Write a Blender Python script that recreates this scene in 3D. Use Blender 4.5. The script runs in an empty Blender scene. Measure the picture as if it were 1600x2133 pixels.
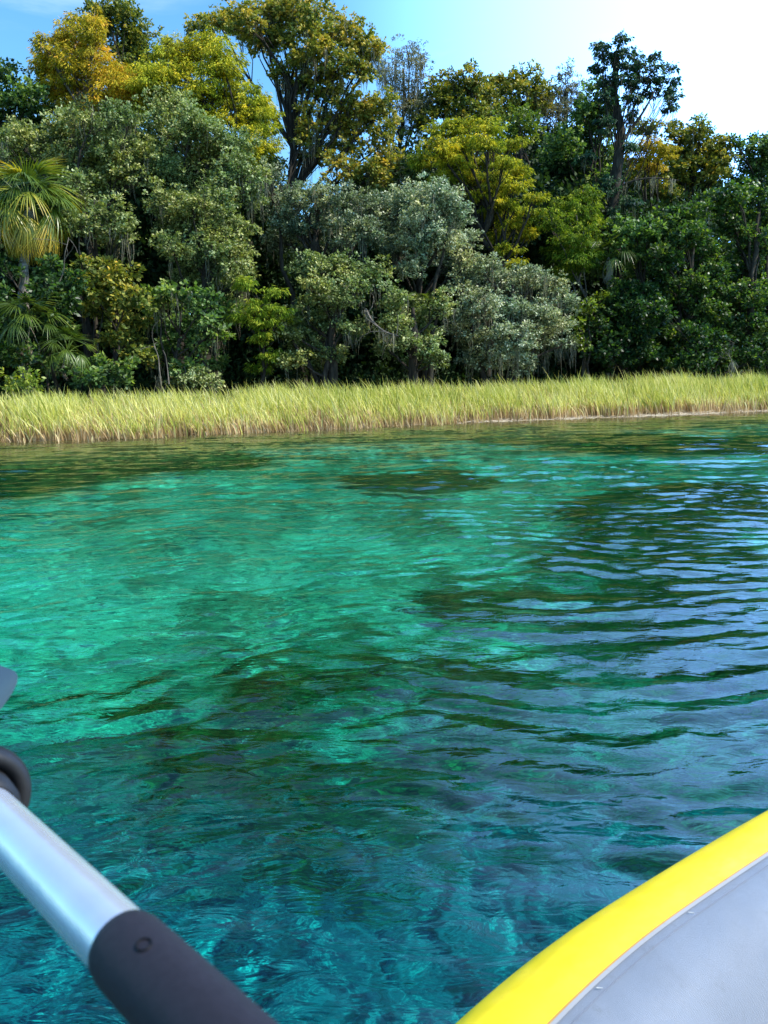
import bpy, math, random
import numpy as np
from mathutils import Vector, Matrix

random.seed(7)
rng = np.random.default_rng(7)
scene = bpy.context.scene
COL = scene.collection

# ------------------------------------------------------------------ camera
CAM_H = 1.1
FPX = 1727.0                       # focal length in photo pixels (1600 x 2133)
PITCH, ROLL = 9.05, -1.0
cam_d = bpy.data.cameras.new('camera')
cam = bpy.data.objects.new('camera', cam_d)
COL.objects.link(cam)
cam_d.sensor_fit = 'VERTICAL'
cam_d.sensor_height = 36.0
cam_d.lens = FPX / 2133.0 * 36.0
cam_d.clip_start, cam_d.clip_end = 0.05, 3000.0
ROT = Matrix.Rotation(math.radians(90 - PITCH), 4, 'X') @ Matrix.Rotation(math.radians(ROLL), 4, 'Z')
cam.matrix_world = Matrix.Translation((0, 0, CAM_H)) @ ROT
cam_d.dof.use_dof = True
cam_d.dof.focus_distance = 5.0
cam_d.dof.aperture_fstop = 15.0
scene.camera = cam

# ------------------------------------------------------------------ light
SUN_AZ, SUN_EL = 104.0, 48.0        # degrees; azimuth clockwise from the view direction (+Y)
az, el = math.radians(SUN_AZ), math.radians(SUN_EL)
S = Vector((math.sin(az) * math.cos(el), math.cos(az) * math.cos(el), math.sin(el)))
sun_d = bpy.data.lights.new('sun', 'SUN')
sun_d.energy = 5.0
sun_d.angle = math.radians(0.55)
sun_d.color = (1.0, 0.955, 0.87)
sun = bpy.data.objects.new('sun', sun_d)
sun.rotation_euler = S.to_track_quat('Z', 'Y').to_euler()
sun.location = (20, 0, 30)
COL.objects.link(sun)

world = bpy.data.worlds.new('World')
scene.world = world
world.use_nodes = True
wt = world.node_tree
wt.nodes.clear()
def wn(t, **k):
    n = wt.nodes.new(t)
    for a, b in k.items():
        setattr(n, a, b)
    return n
w_out = wn('ShaderNodeOutputWorld')
w_bg = wn('ShaderNodeBackground')
w_bg.inputs['Strength'].default_value = 0.115
sky = wn('ShaderNodeTexSky', sky_type='NISHITA')
sky.sun_disc = False
sky.sun_elevation = el
sky.sun_rotation = az
sky.air_density, sky.dust_density, sky.ozone_density = 1.0, 0.6, 2.0
w_tc = wn('ShaderNodeTexCoord')
# thin high cloud: streaky noise everywhere, bright hazy glare low on the sun's side
w_map = wn('ShaderNodeMapping')
w_map.inputs['Scale'].default_value = (1.0, 1.3, 3.6)
w_map.inputs['Rotation'].default_value = (0.25, 0.1, 0.4)
w_no = wn('ShaderNodeTexNoise')
w_no.inputs['Scale'].default_value = 2.1
w_no.inputs['Detail'].default_value = 7
w_no.inputs['Roughness'].default_value = 0.58
w_no.inputs['Distortion'].default_value = 0.5
w_dot = wn('ShaderNodeVectorMath', operation='DOT_PRODUCT')
w_nrm = wn('ShaderNodeVectorMath', operation='NORMALIZE')
BANK_AZ, BANK_EL = math.radians(46), math.radians(18)
w_dot.inputs[1].default_value = (math.sin(BANK_AZ) * math.cos(BANK_EL), math.cos(BANK_AZ) * math.cos(BANK_EL), math.sin(BANK_EL))
w_mr = wn('ShaderNodeMapRange', interpolation_type='SMOOTHSTEP')
w_mr.inputs['From Min'].default_value = 0.66
w_mr.inputs['From Max'].default_value = 0.97
w_sep = wn('ShaderNodeSeparateXYZ')
w_top = wn('ShaderNodeMapRange', interpolation_type='SMOOTHSTEP')     # the glare thins out upwards
w_top.inputs['From Min'].default_value = 0.42
w_top.inputs['From Max'].default_value = 0.85
w_top.inputs['To Min'].default_value = 1.0
w_top.inputs['To Max'].default_value = 0.0
w_jit = wn('ShaderNodeMath', operation='MULTIPLY_ADD')
w_jit.inputs[1].default_value = -0.30
w_bank = wn('ShaderNodeMath', operation='MULTIPLY')
w_st = wn('ShaderNodeMapRange', interpolation_type='SMOOTHSTEP')
w_st.inputs['From Min'].default_value = 0.52
w_st.inputs['From Max'].default_value = 0.80
w_st.inputs['To Max'].default_value = 0.28
w_hz = wn('ShaderNodeMixRGB')
w_hz.inputs['Color2'].default_value = (6.6, 14.5, 31.0, 1)
w_mix = wn('ShaderNodeMixRGB')
w_mix.inputs['Color2'].default_value = (11.0, 12.0, 13.5, 1)
w_tint = wn('ShaderNodeMixRGB', blend_type='MULTIPLY')
w_tint.inputs['Fac'].default_value = 1.0
w_tint.inputs['Color2'].default_value = (0.80, 1.40, 1.70, 1)
L = wt.links.new
L(w_tc.outputs['Generated'], w_map.inputs['Vector'])
L(w_map.outputs[0], w_no.inputs['Vector'])
L(w_tc.outputs['Generated'], w_nrm.inputs[0])
L(w_nrm.outputs[0], w_dot.inputs[0])
L(w_dot.outputs['Value'], w_mr.inputs['Value'])
L(w_tc.outputs['Generated'], w_sep.inputs[0])
L(w_no.outputs['Fac'], w_jit.inputs[0])
L(w_sep.outputs['Z'], w_jit.inputs[2])
w_jit2 = wn('ShaderNodeMath', operation='ADD')
w_jit2.inputs[1].default_value = 0.15
L(w_jit.outputs[0], w_jit2.inputs[0])
L(w_jit2.outputs[0], w_top.inputs['Value'])
L(w_mr.outputs[0], w_bank.inputs[0])
L(w_top.outputs[0], w_bank.inputs[1])
L(w_no.outputs['Fac'], w_st.inputs['Value'])
L(w_bank.outputs[0], w_hz.inputs['Fac'])
L(w_tint.outputs[0], w_hz.inputs['Color1'])
L(w_st.outputs[0], w_mix.inputs['Fac'])
L(sky.outputs[0], w_tint.inputs['Color1'])
L(w_hz.outputs[0], w_mix.inputs['Color1'])
L(w_mix.outputs[0], w_bg.inputs['Color'])
L(w_bg.outputs[0], w_out.inputs['Surface'])

# ------------------------------------------------------------------ render settings
scene.render.engine = 'CYCLES'
scene.view_settings.view_transform = 'Standard'
scene.view_settings.look = 'None'
scene.view_settings.exposure = 0.68
scene.view_settings.gamma = 1.0
scene.view_settings.use_curve_mapping = False
cy = scene.cycles
cy.max_bounces = 8
cy.diffuse_bounces = 3
cy.glossy_bounces = 3
cy.transmission_bounces = 5
cy.transparent_max_bounces = 8
cy.sample_clamp_indirect = 4.0
cy.use_denoising = True
cy.use_adaptive_sampling = True
cy.adaptive_threshold = 0.01

# ------------------------------------------------------------------ helpers
R3 = np.array([[ROT[i][j] for j in range(3)] for i in range(3)])
def ray(px, py):
    d = R3 @ np.array([(px - 800) / FPX, -(py - 1066.5) / FPX, -1.0])
    return d / np.linalg.norm(d)
def at(px, py, Y):
    """the place that stands Y metres in front and is seen at a pixel of the photograph"""
    d = ray(px, py)
    return np.array([0, 0, CAM_H]) + d * (Y / d[1])
def project(P):
    q = (np.asarray(P) - np.array([0, 0, CAM_H])) @ R3
    return 800 + FPX * q[..., 0] / -q[..., 2], 1066.5 - FPX * q[..., 1] / -q[..., 2]

class MB:
    """collects vertices / faces and links them as ONE mesh object"""
    def __init__(s):
        s.v, s.f, s.n, s.t, s.h = [], [], 0, [], []
    def add(s, v, f, tint=None, h=None):
        v = np.asarray(v, float).reshape(-1, 3); f = np.asarray(f, int)
        s.v.append(v); s.f.append(f + s.n); s.n += len(v)
        s.t.append(np.full(len(v), 0.5) if tint is None else np.broadcast_to(np.asarray(tint, float), (len(v),)))
        s.h.append(np.zeros(len(v)) if h is None else np.broadcast_to(np.asarray(h, float), (len(v),)))
    def build(s, name, mat, parent=None, smooth=False, kind=None):
        me = bpy.data.meshes.new(name)
        V = np.concatenate(s.v)
        F = s.f
        me.vertices.add(len(V)); me.vertices.foreach_set('co', V.ravel())
        loops = np.concatenate([f.ravel() for f in F])
        sizes = np.concatenate([np.full(len(f), f.shape[1]) for f in F])
        me.loops.add(len(loops)); me.loops.foreach_set('vertex_index', loops.astype(np.int32))
        starts = np.concatenate([[0], np.cumsum(sizes)[:-1]])
        me.polygons.add(len(sizes)); me.polygons.foreach_set('loop_start', starts.astype(np.int32))
        me.polygons.foreach_set('loop_total', sizes.astype(np.int32))
        a = me.attributes.new('tint', 'FLOAT', 'POINT'); a.data.foreach_set('value', np.concatenate(s.t).astype(np.float32))
        a = me.attributes.new('along', 'FLOAT', 'POINT'); a.data.foreach_set('value', np.concatenate(s.h).astype(np.float32))
        me.update(calc_edges=True)
        if smooth: me.shade_smooth()
        me.materials.append(mat)
        o = bpy.data.objects.new(name, me)
        COL.objects.link(o)
        if parent is not None: o.parent = parent
        if kind: o['kind'] = kind
        return o

def tube(mb, pts, rad, n=7, caps=False, h=None, tint=0.5, ovality=None):
    pts = np.asarray(pts, float); m = len(pts)
    rad = np.broadcast_to(np.asarray(rad, float), (m,))
    T = np.gradient(pts, axis=0); T /= np.linalg.norm(T, axis=1)[:, None] + 1e-9
    up = np.array([0.03, 1.0, 0.02]) if abs(T[:, 1]).mean() < .8 else np.array([1.0, 0, 0.1])
    A = np.cross(T, up); A /= np.linalg.norm(A, axis=1)[:, None] + 1e-9
    B = np.cross(T, A)
    th = np.linspace(0, 2 * math.pi, n, endpoint=False)
    V = pts[:, None] + rad[:, None, None] * (A[:, None] * np.cos(th)[None, :, None] + B[:, None] * np.sin(th)[None, :, None])
    i = np.arange(m - 1)[:, None]; j = np.arange(n)[None]; j2 = (j + 1) % n
    F = np.stack([i * n + j, i * n + j2, (i + 1) * n + j2, (i + 1) * n + j], -1).reshape(-1, 4)
    hh = None if h is None else np.repeat(np.broadcast_to(h, (m,)), n)
    mb.add(V.reshape(-1, 3), F, tint, hh)
    if caps:
        mb.add(V[0], [list(range(n))[::-1]], tint); mb.add(V[-1], [list(range(n))], tint)

def catmull(P, k=8, closed=False):
    P = np.asarray(P, float); n = len(P); out = []
    rngi = range(n) if closed else range(n - 1)
    for i in rngi:
        if closed: p0, p1, p2, p3 = P[(i - 1) % n], P[i], P[(i + 1) % n], P[(i + 2) % n]
        else: p0, p1, p2, p3 = P[max(i - 1, 0)], P[i], P[i + 1], P[min(i + 2, n - 1)]
        for t in np.linspace(0, 1, k, endpoint=False):
            out.append(.5 * (2 * p1 + (p2 - p0) * t + (2 * p0 - 5 * p1 + 4 * p2 - p3) * t * t + (3 * p1 - p0 - 3 * p2 + p3) * t ** 3))
    if not closed: out.append(P[-1])
    return np.array(out)

def vnoise(x, y, seed=0, octaves=4, scale=1.0):
    """smooth value noise in numpy, roughly -1..1"""
    tot = 0; amp = 1.0; nrm = 0
    for o in range(octaves):
        r = np.random.default_rng(seed * 31 + o); g = r.random((128, 128))
        X, Y = x * scale * 2 ** o + 17.3, y * scale * 2 ** o + 5.7
        xi, yi = np.floor(X).astype(int), np.floor(Y).astype(int)
        u, v = X - xi, Y - yi; u = u * u * (3 - 2 * u); v = v * v * (3 - 2 * v)
        a, b = g[xi % 128, yi % 128], g[(xi + 1) % 128, yi % 128]
        c, d = g[xi % 128, (yi + 1) % 128], g[(xi + 1) % 128, (yi + 1) % 128]
        tot = tot + amp * ((a * (1 - u) + b * u) * (1 - v) + (c * (1 - u) + d * u) * v)
        nrm += amp; amp *= .5
    return (tot / nrm - .5) * 2.4

def sstep(a, b, x):
    t = np.clip((x - a) / (b - a), 0, 1); return t * t * (3 - 2 * t)

def empty(name, loc, label=None, cat=None, group=None):
    o = bpy.data.objects.new(name, None); o.location = loc
    o.empty_display_size = .3
    COL.objects.link(o)
    tag(o, label, cat, group); return o
def tag(o, label=None, cat=None, group=None, kind=None):
    if label: o['label'] = label
    if cat: o['category'] = cat
    if group: o['group'] = group
    if kind: o['kind'] = kind
    return o

# ------------------------------------------------------------------ materials
def new_mat(name):
    m = bpy.data.materials.new(name); m.use_nodes = True
    m.node_tree.nodes.clear(); return m, m.node_tree
def N(nt, t, **k):
    n = nt.nodes.new(t)
    for a, b in k.items():
        if isinstance(a, str) and a.startswith('i_'): n.inputs[a[2:].replace('_', ' ')].default_value = b
        else: setattr(n, a, b)
    return n
def ramp(nt, fac, stops):
    r = nt.nodes.new('ShaderNodeValToRGB'); nt.links.new(fac, r.inputs[0])
    e = r.color_ramp.elements
    while len(e) > 1: e.remove(e[-1])
    e[0].position = stops[0][0]; e[0].color = (*stops[0][1], 1)
    for p, c in stops[1:]:
        q = e.new(p); q.color = (*c, 1)
    return r

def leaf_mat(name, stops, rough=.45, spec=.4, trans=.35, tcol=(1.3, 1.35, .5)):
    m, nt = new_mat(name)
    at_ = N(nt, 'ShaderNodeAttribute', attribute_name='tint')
    stops = [(p_, tuple(c_ * (.55 if p_ == 0 else .86 if p_ < .6 else 1.12) for c_ in q_)) for p_, q_ in stops]  # low tints darkened, high ones lifted: shade contrast put into the colour
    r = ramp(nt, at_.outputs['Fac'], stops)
    # boughs of one tree differ a little: yellower here, deeper green there
    gp = N(nt, 'ShaderNodeNewGeometry'); hn = N(nt, 'ShaderNodeTexNoise'); hn.inputs['Scale'].default_value = .85; hn.inputs['Detail'].default_value = 3
    nt.links.new(gp.outputs['Position'], hn.inputs['Vector'])
    hr = ramp(nt, hn.outputs['Fac'], [(.34, (.74, .88, .94)), (.5, (1, 1, 1)), (.66, (1.25, 1.10, .84))])
    r2 = N(nt, 'ShaderNodeMixRGB', blend_type='MULTIPLY'); r2.inputs[0].default_value = 1
    nt.links.new(r.outputs[0], r2.inputs[1]); nt.links.new(hr.outputs[0], r2.inputs[2]); r = r2
    p = N(nt, 'ShaderNodeBsdfPrincipled'); p.inputs['Roughness'].default_value = rough
    p.inputs['Specular IOR Level'].default_value = spec
    tr = N(nt, 'ShaderNodeBsdfTranslucent')
    mu = N(nt, 'ShaderNodeMixRGB', blend_type='MULTIPLY'); mu.inputs[0].default_value = 1; mu.inputs[2].default_value = (*tcol, 1)
    mx = N(nt, 'ShaderNodeMixShader'); mx.inputs[0].default_value = trans
    o = N(nt, 'ShaderNodeOutputMaterial'); l = nt.links.new
    l(r.outputs[0], p.inputs['Base Color']); l(r.outputs[0], mu.inputs[1]); l(mu.outputs[0], tr.inputs['Color'])
    l(p.outputs[0], mx.inputs[1]); l(tr.outputs[0], mx.inputs[2]); l(mx.outputs[0], o.inputs[0])
    return m

def simple_mat(name, stops, scale=6, rough=.8, spec=.3, bump=.3, stretch=(1, 1, 1), metallic=0, detail=6):
    m, nt = new_mat(name); l = nt.links.new
    tc = N(nt, 'ShaderNodeTexCoord'); mp = N(nt, 'ShaderNodeMapping'); mp.inputs['Scale'].default_value = stretch
    no = N(nt, 'ShaderNodeTexNoise'); no.inputs['Scale'].default_value = scale; no.inputs['Detail'].default_value = detail
    r = ramp(nt, no.outputs['Fac'], stops)
    p = N(nt, 'ShaderNodeBsdfPrincipled'); p.inputs['Roughness'].default_value = rough
    p.inputs['Specular IOR Level'].default_value = spec; p.inputs['Metallic'].default_value = metallic
    b = N(nt, 'ShaderNodeBump'); b.inputs['Strength'].default_value = bump; b.inputs['Distance'].default_value = .02
    o = N(nt, 'ShaderNodeOutputMaterial')
    l(tc.outputs['Object'], mp.inputs[0]); l(mp.outputs[0], no.inputs['Vector']); l(r.outputs[0], p.inputs['Base Color'])
    l(no.outputs['Fac'], b.inputs['Height']); l(b.outputs[0], p.inputs['Normal']); l(p.outputs[0], o.inputs[0])
    return m

M = {
 'oak': leaf_mat('oak_leaves', [(0, (.055, .08, .02)), (.45, (.14, .18, .05)), (.8, (.27, .31, .11)), (1, (.42, .44, .22))], .5, .28, .3, (1.1, 1.25, .5)),
 'silver': leaf_mat('silver_oak_leaves', [(0, (.075, .105, .05)), (.45, (.19, .23, .12)), (.8, (.34, .38, .23)), (1, (.52, .53, .38))], .48, .3, .28, (1.0, 1.15, .6)),
 'gold': leaf_mat('gold_cypress_needles', [(0, (.20, .19, .014)), (.4, (.46, .38, .02)), (.75, (.62, .44, .025)), (1, (.62, .34, .06))], .7, .15, .35, (1.1, 1.0, .5)),
 'olive': leaf_mat('yellow_green_cypress_needles', [(0, (.08, .12, .012)), (.45, (.28, .32, .02)), (.8, (.46, .43, .025)), (1, (.60, .48, .03))], .7, .15, .35, (1.1, 1.1, .4)),
 'lime': leaf_mat('lime_cypress_needles', [(0, (.06, .12, .012)), (.5, (.16, .25, .018)), (1, (.34, .36, .03))], .7, .15, .4, (1.1, 1.2, .4)),
 'tall': leaf_mat('tall_tree_leaves', [(0, (.07, .11, .02)), (.45, (.18, .22, .04)), (.8, (.34, .32, .06)), (1, (.48, .35, .07))], .5, .25, .35, (1.15, 1.15, .4)),
 'green': leaf_mat('green_leaves', [(0, (.03, .07, .02)), (.5, (.08, .15, .04)), (.85, (.17, .25, .07)), (1, (.30, .36, .13))], .46, .3, .38, (1.2, 1.4, .4)),
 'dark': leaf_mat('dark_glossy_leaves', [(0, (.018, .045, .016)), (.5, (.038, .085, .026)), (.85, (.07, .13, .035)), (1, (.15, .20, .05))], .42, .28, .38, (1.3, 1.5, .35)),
 'cedar': leaf_mat('dark_needles', [(0, (.015, .045, .028)), (.6, (.035, .085, .04)), (1, (.09, .15, .05))], .6, .3, .25, (1.1, 1.3, .5)),
 'grey': leaf_mat('grey_green_leaves', [(0, (.10, .11, .07)), (.5, (.19, .20, .12)), (1, (.32, .31, .22))], .6, .3, .35, (1.1, 1.1, .6)),
 'shrub': leaf_mat('shrub_leaves', [(0, (.08, .14, .015)), (.5, (.18, .26, .03)), (1, (.34, .38, .06))], .42, .4, .38, (1.15, 1.25, .35)),
 'moss': leaf_mat('spanish_moss', [(0, (.10, .10, .07)), (.5, (.20, .19, .14)), (1, (.34, .31, .22))], .9, .1, .25, (1.1, 1.0, .7)),
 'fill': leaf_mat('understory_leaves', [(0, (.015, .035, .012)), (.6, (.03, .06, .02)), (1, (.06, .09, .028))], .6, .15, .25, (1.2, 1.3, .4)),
 'frond': leaf_mat('palm_frond', [(0, (.05, .10, .015)), (.5, (.12, .19, .025)), (.8, (.26, .27, .035)), (1, (.50, .34, .04))], .38, .5, .35, (1.2, 1.2, .4)),
 'dead': leaf_mat('dead_palm_frond', [(0, (.16, .13, .09)), (1, (.38, .33, .26))], .8, .2, .15, (1, 1, .8)),
 'bark': simple_mat('bark', [(.3, (.018, .015, .012)), (.6, (.05, .042, .033)), (.8, (.10, .09, .072))], 5, .95, .1, .8, (2.5, 2.5, .5)),
 'pale_bark': simple_mat('pale_bark', [(.3, (.06, .052, .042)), (.6, (.15, .13, .105)), (.8, (.24, .215, .175))], 7, .9, .15, .6, (2.5, 2.5, .6)),
 'palm_bark': simple_mat('palm_bark', [(.3, (.11, .095, .075)), (.6, (.22, .20, .17)), (.8, (.30, .28, .25))], 3, .9, .15, .8, (.6, .6, 7)),
}

# ------------------------------------------------------------------ bank coordinates
BA = np.array([-7.75, 16.82]); BB = np.array([11.25, 24.31])
UD = (BB - BA) / np.linalg.norm(BB - BA)          # along the bank, towards the right
VD = np.array([-UD[1], UD[0]])                     # away from the water
B0 = np.array([0.0, 19.75])
def bank_wiggle(u):
    return .22 * np.sin(u * .45 + 1) + .12 * np.sin(u * 1.3) + .06 * np.sin(u * 3.1 + 2) - .012 * (u + 1) ** 2 * 0
def uv_of(x, y):
    dx, dy = x - B0[0], y - B0[1]
    return dx * UD[0] + dy * UD[1], dx * VD[0] + dy * VD[1]
def xy_of(u, v):
    return B0[0] + u * UD[0] + v * VD[0], B0[1] + u * UD[1] + v * VD[1]

def bed_height(u, v):
    w = -(v - bank_wiggle(u))
    land = sstep(0, -3.5, w) * .28 + sstep(-5, -60, w) * 1.8 + .03 * sstep(0, -.4, w)
    land = land + sstep(-3, -9, w) * .25 * vnoise(u, v, 3, 3, .3)
    d = .04 + .30 * sstep(0, 1.6, w) + .45 * sstep(1.2, 3.6, w) + 1.35 * sstep(3.2, 7.5, w) + .75 * sstep(9, 15, w)
    d = d * (1 - sstep(30, 40, w)) - .5 * sstep(36, 42, w)
    d = d + (.16 * vnoise(u, v, 5, 4, .42)) * sstep(1, 4, w)
    return np.where(w > 0, -d, land)

def grid_mesh(U, V, zf):
    UU, VV = np.meshgrid(U, V, indexing='ij')
    X, Y = xy_of(UU, VV); Z = zf(UU, VV)
    nu, nv = len(U), len(V)
    i = np.arange(nu - 1)[:, None]; j = np.arange(nv - 1)[None]
    F = np.stack([i * nv + j, (i + 1) * nv + j, (i + 1) * nv + j + 1, i * nv + j + 1], -1).reshape(-1, 4)
    return np.stack([X, Y, Z], -1).reshape(-1, 3), F, UU, VV

def graded(a, b, c0, c1, fine, ratio=1.08):
    """coordinates a..b, spacing `fine` between c0..c1 and growing outwards"""
    mid = list(np.arange(c0, c1 + 1e-6, fine)); s = fine; lo = [c0]; 
    while lo[-1] > a: s *= ratio; lo.append(lo[-1] - s)
    s = fine; hi = [mid[-1]]
    while hi[-1] < b: s *= ratio; hi.append(hi[-1] + s)
    return np.array(sorted(lo[1:]) + mid + hi[1:])

# ---- river bed: sand, weed beds, mud near the bank
Ub = graded(-90, 90, -14, 16, .12, 1.12); Vb = np.concatenate([graded(-46, -.6, -21, -.6, .12, 1.12)])
Vb = np.array([v for v in Vb if v < 5.0]); Vb = np.append(Vb[Vb < -.5], np.arange(-.45, 1.51, .15))
Pb, Fb, UU, VV = grid_mesh(Ub, Vb, bed_height)
# where each spot of the bed shows at the surface (refraction bends the line of sight)
D = np.clip(-Pb[:, 2], .02, None); Rr = np.hypot(Pb[:, 0], Pb[:, 1])
lo = np.zeros_like(Rr); hi = Rr.copy()
for _ in range(34):
    mid = (lo + hi) / 2; s_ = mid / np.hypot(mid, CAM_H) / 1.33
    g = mid + D * s_ / np.sqrt(1 - s_ * s_)
    hi = np.where(g > Rr, mid, hi); lo = np.where(g > Rr, lo, mid)
fr = lo / np.maximum(Rr, 1e-6)
SX, SY = Pb[:, 0] * fr, Pb[:, 1] * fr
px, py = project(np.stack([SX, SY, 0 * SX], -1))
front = Pb[:, 1] > .3
wx = vnoise(Pb[:, 0], Pb[:, 1], 11, 4, .8); wy = vnoise(Pb[:, 0], Pb[:, 1], 12, 4, .8)
PX = px + wx * (30 + (py - 900) * .11); PY = py + wy * (3 + np.clip(py - 900, 0, 900) * .075)
def blob(cx, cy, rx, ry, soft=.35, rot=0.0):
    c, s = math.cos(math.radians(rot)), math.sin(math.radians(rot))
    a, b = PX - cx, PY - cy
    q = np.hypot((a * c + b * s) / rx, (-a * s + b * c) / ry)
    return 1 - sstep(1 - soft, 1 + soft, q)
weed = np.zeros(len(Pb))
for a in [(870, 1003, 170, 27, .25), (1440, 1062, 275, 58, .2, -3), (1400, 1180, 260, 70, .5, 6), (1500, 1330, 330, 90, .5, 8),
          (1080, 1270, 230, 38, .5, 4), (620, 1400, 190, 30, .5, -4), (950, 1390, 230, 34, .5, 5), (560, 1490, 300, 40, .5, 3), (980, 1500, 260, 36, .5, 6), (680, 1580, 200, 22, .6, 2),
          (250, 1440, 130, 22, .5), (60, 975, 330, 48, .3, -4), (330, 965, 230, 26, .5, -3), (-30, 1010, 190, 36, .3), (1560, 925, 420, 17, .3, -1), (1230, 915, 280, 14, .4, 1)]:
    weed = np.maximum(weed, blob(*a))
lowpatch = sstep(-.45, .35, vnoise(Pb[:, 0], Pb[:, 1], 21, 4, 2.3)) * sstep(1280, 1560, PY)
weed = np.maximum(weed, .62 * lowpatch)
weed = weed * (1 - .75 * sstep(1500, 1700, PY)); weed = np.where(front, weed, .4)
w_ = -(VV.ravel() - bank_wiggle(UU.ravel()))
mud = 1 - sstep(3.2, 5.0, w_ + .6 * wx)
deep = np.where(front, sstep(1380, 1640, PY), 1.)
bright = np.maximum(blob(110, 1270, 200, 160, .9), blob(450, 1150, 300, 120, .9) * .5)
Pb[:, 2] += np.where(w_ > 2, .16 * weed * (1 + .8 * vnoise(Pb[:, 0], Pb[:, 1], 8, 3, 5.0)), 0) - 1.2 * sstep(1250, 1700, np.where(front, PY, 1250))
mb = MB(); mb.add(Pb, Fb, weed, mud)
m_bed, nt = new_mat('river_bed'); l = nt.links.new
geo = N(nt, 'ShaderNodeNewGeometry')
aw = N(nt, 'ShaderNodeAttribute', attribute_name='tint'); am = N(nt, 'ShaderNodeAttribute', attribute_name='along')
ab = N(nt, 'ShaderNodeAttribute', attribute_name='bright')
n1 = N(nt, 'ShaderNodeTexNoise'); n1.inputs['Scale'].default_value = 1.6; n1.inputs['Detail'].default_value = 9; n1.inputs['Roughness'].default_value = .74
n2 = N(nt, 'ShaderNodeTexNoise'); n2.inputs['Scale'].default_value = 5.5; n2.inputs['Detail'].default_value = 5; n2.inputs['Distortion'].default_value = 1.2
n3 = N(nt, 'ShaderNodeTexNoise'); n3.inputs['Scale'].default_value = 22; n3.inputs['Detail'].default_value = 3
for n in (n1, n2, n3): l(geo.outputs['Position'], n.inputs['Vector'])
sand = ramp(nt, n1.outputs['Fac'], [(.35, (.06, .09, .04)), (.45, (.24, .29, .15)), (.52, (.56, .60, .37)), (.61, (.95, .96, .68))])
sand2 = ramp(nt, n1.outputs['Fac'], [(.30, (.50, .55, .34)), (.6, (.9, .93, .66))])
mixb = N(nt, 'ShaderNodeMixRGB'); abh = N(nt, 'ShaderNodeMath', operation='MULTIPLY'); abh.inputs[1].default_value = .8; l(ab.outputs['Fac'], abh.inputs[0]); l(abh.outputs[0], mixb.inputs[0]); l(sand.outputs[0], mixb.inputs[1]); l(sand2.outputs[0], mixb.inputs[2])
alg = ramp(nt, n2.outputs['Fac'], [(.42, (0, 0, 0)), (.62, (1, 1, 1))])
algf = N(nt, 'ShaderNodeMath', operation='MULTIPLY'); algf.inputs[1].default_value = .8
algf2 = N(nt, 'ShaderNodeMath', operation='MULTIPLY'); inv = N(nt, 'ShaderNodeMath', operation='SUBTRACT'); inv.inputs[0].default_value = 1
l(abh.outputs[0], inv.inputs[1]); l(alg.outputs[0], algf.inputs[0]); l(algf.outputs[0], algf2.inputs[0]); l(inv.outputs[0], algf2.inputs[1])
n5 = N(nt, 'ShaderNodeTexNoise'); n5.inputs['Scale'].default_value = 7.5; n5.inputs['Detail'].default_value = 6; n5.inputs['Roughness'].default_value = .65; n5.inputs['Distortion'].default_value = 1.5; l(geo.outputs['Position'], n5.inputs['Vector'])
ripple_light = ramp(nt, n5.outputs['Fac'], [(.38, (.28, .36, .30)), (.47, (.72, .78, .72)), (.57, (1.15, 1.12, 1.0))])  # light and dark of rippled sunlight painted into the sand colour
mixp = N(nt, 'ShaderNodeMixRGB', blend_type='MULTIPLY'); mixp.inputs[0].default_value = 1; l(mixb.outputs[0], mixp.inputs[1]); l(ripple_light.outputs[0], mixp.inputs[2])
mixa = N(nt, 'ShaderNodeMixRGB'); l(algf2.outputs[0], mixa.inputs[0]); l(mixp.outputs[0], mixa.inputs[1]); mixa.inputs[2].default_value = (.07, .13, .05, 1)
wcol = ramp(nt, n2.outputs['Fac'], [(.3, (.018, .03, .010)), (.5, (.05, .075, .018)), (.62, (.12, .14, .03)), (.74, (.30, .30, .08))])
wj = N(nt, 'ShaderNodeMath', operation='ADD'); wj.use_clamp = True
wsub = N(nt, 'ShaderNodeMath', operation='MULTIPLY_ADD'); wsub.inputs[1].default_value = .9; wsub.inputs[2].default_value = -.45
l(n3.outputs['Fac'], wsub.inputs[0])
wmul = N(nt, 'ShaderNodeMath', operation='MULTIPLY'); wmul.use_clamp = True
l(aw.outputs['Fac'], wmul.inputs[0]); wmul.inputs[1].default_value = 1.0
wr = ramp(nt, wj.outputs[0], [(.30, (0, 0, 0)), (.55, (1, 1, 1))])
l(wmul.outputs[0], wj.inputs[0]); l(wsub.outputs[0], wj.inputs[1])
# the deep channel floor: grey stones, blue sky reflection and light streaks painted in
ad = N(nt, 'ShaderNodeAttribute', attribute_name='deep')
mps = N(nt, 'ShaderNodeMapping'); mps.inputs['Scale'].default_value = (1.6, .7, 1); mps.inputs['Rotation'].default_value = (0, 0, .5); l(geo.outputs['Position'], mps.inputs[0])
n4 = N(nt, 'ShaderNodeTexNoise'); n4.inputs['Scale'].default_value = 4.2; n4.inputs['Detail'].default_value = 8; n4.inputs['Roughness'].default_value = .72; n4.inputs['Distortion'].default_value = .6; l(mps.outputs[0], n4.inputs['Vector'])
dcol = ramp(nt, n4.outputs['Fac'], [(.36, (.03, .05, .055)), (.46, (.085, .125, .16)), (.56, (.17, .23, .28)), (.66, (.62, .72, .66))])
mixdeep = N(nt, 'ShaderNodeMixRGB'); l(ad.outputs['Fac'], mixdeep.inputs[0]); l(mixa.outputs[0], mixdeep.inputs[1]); l(dcol.outputs[0], mixdeep.inputs[2])
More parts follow.
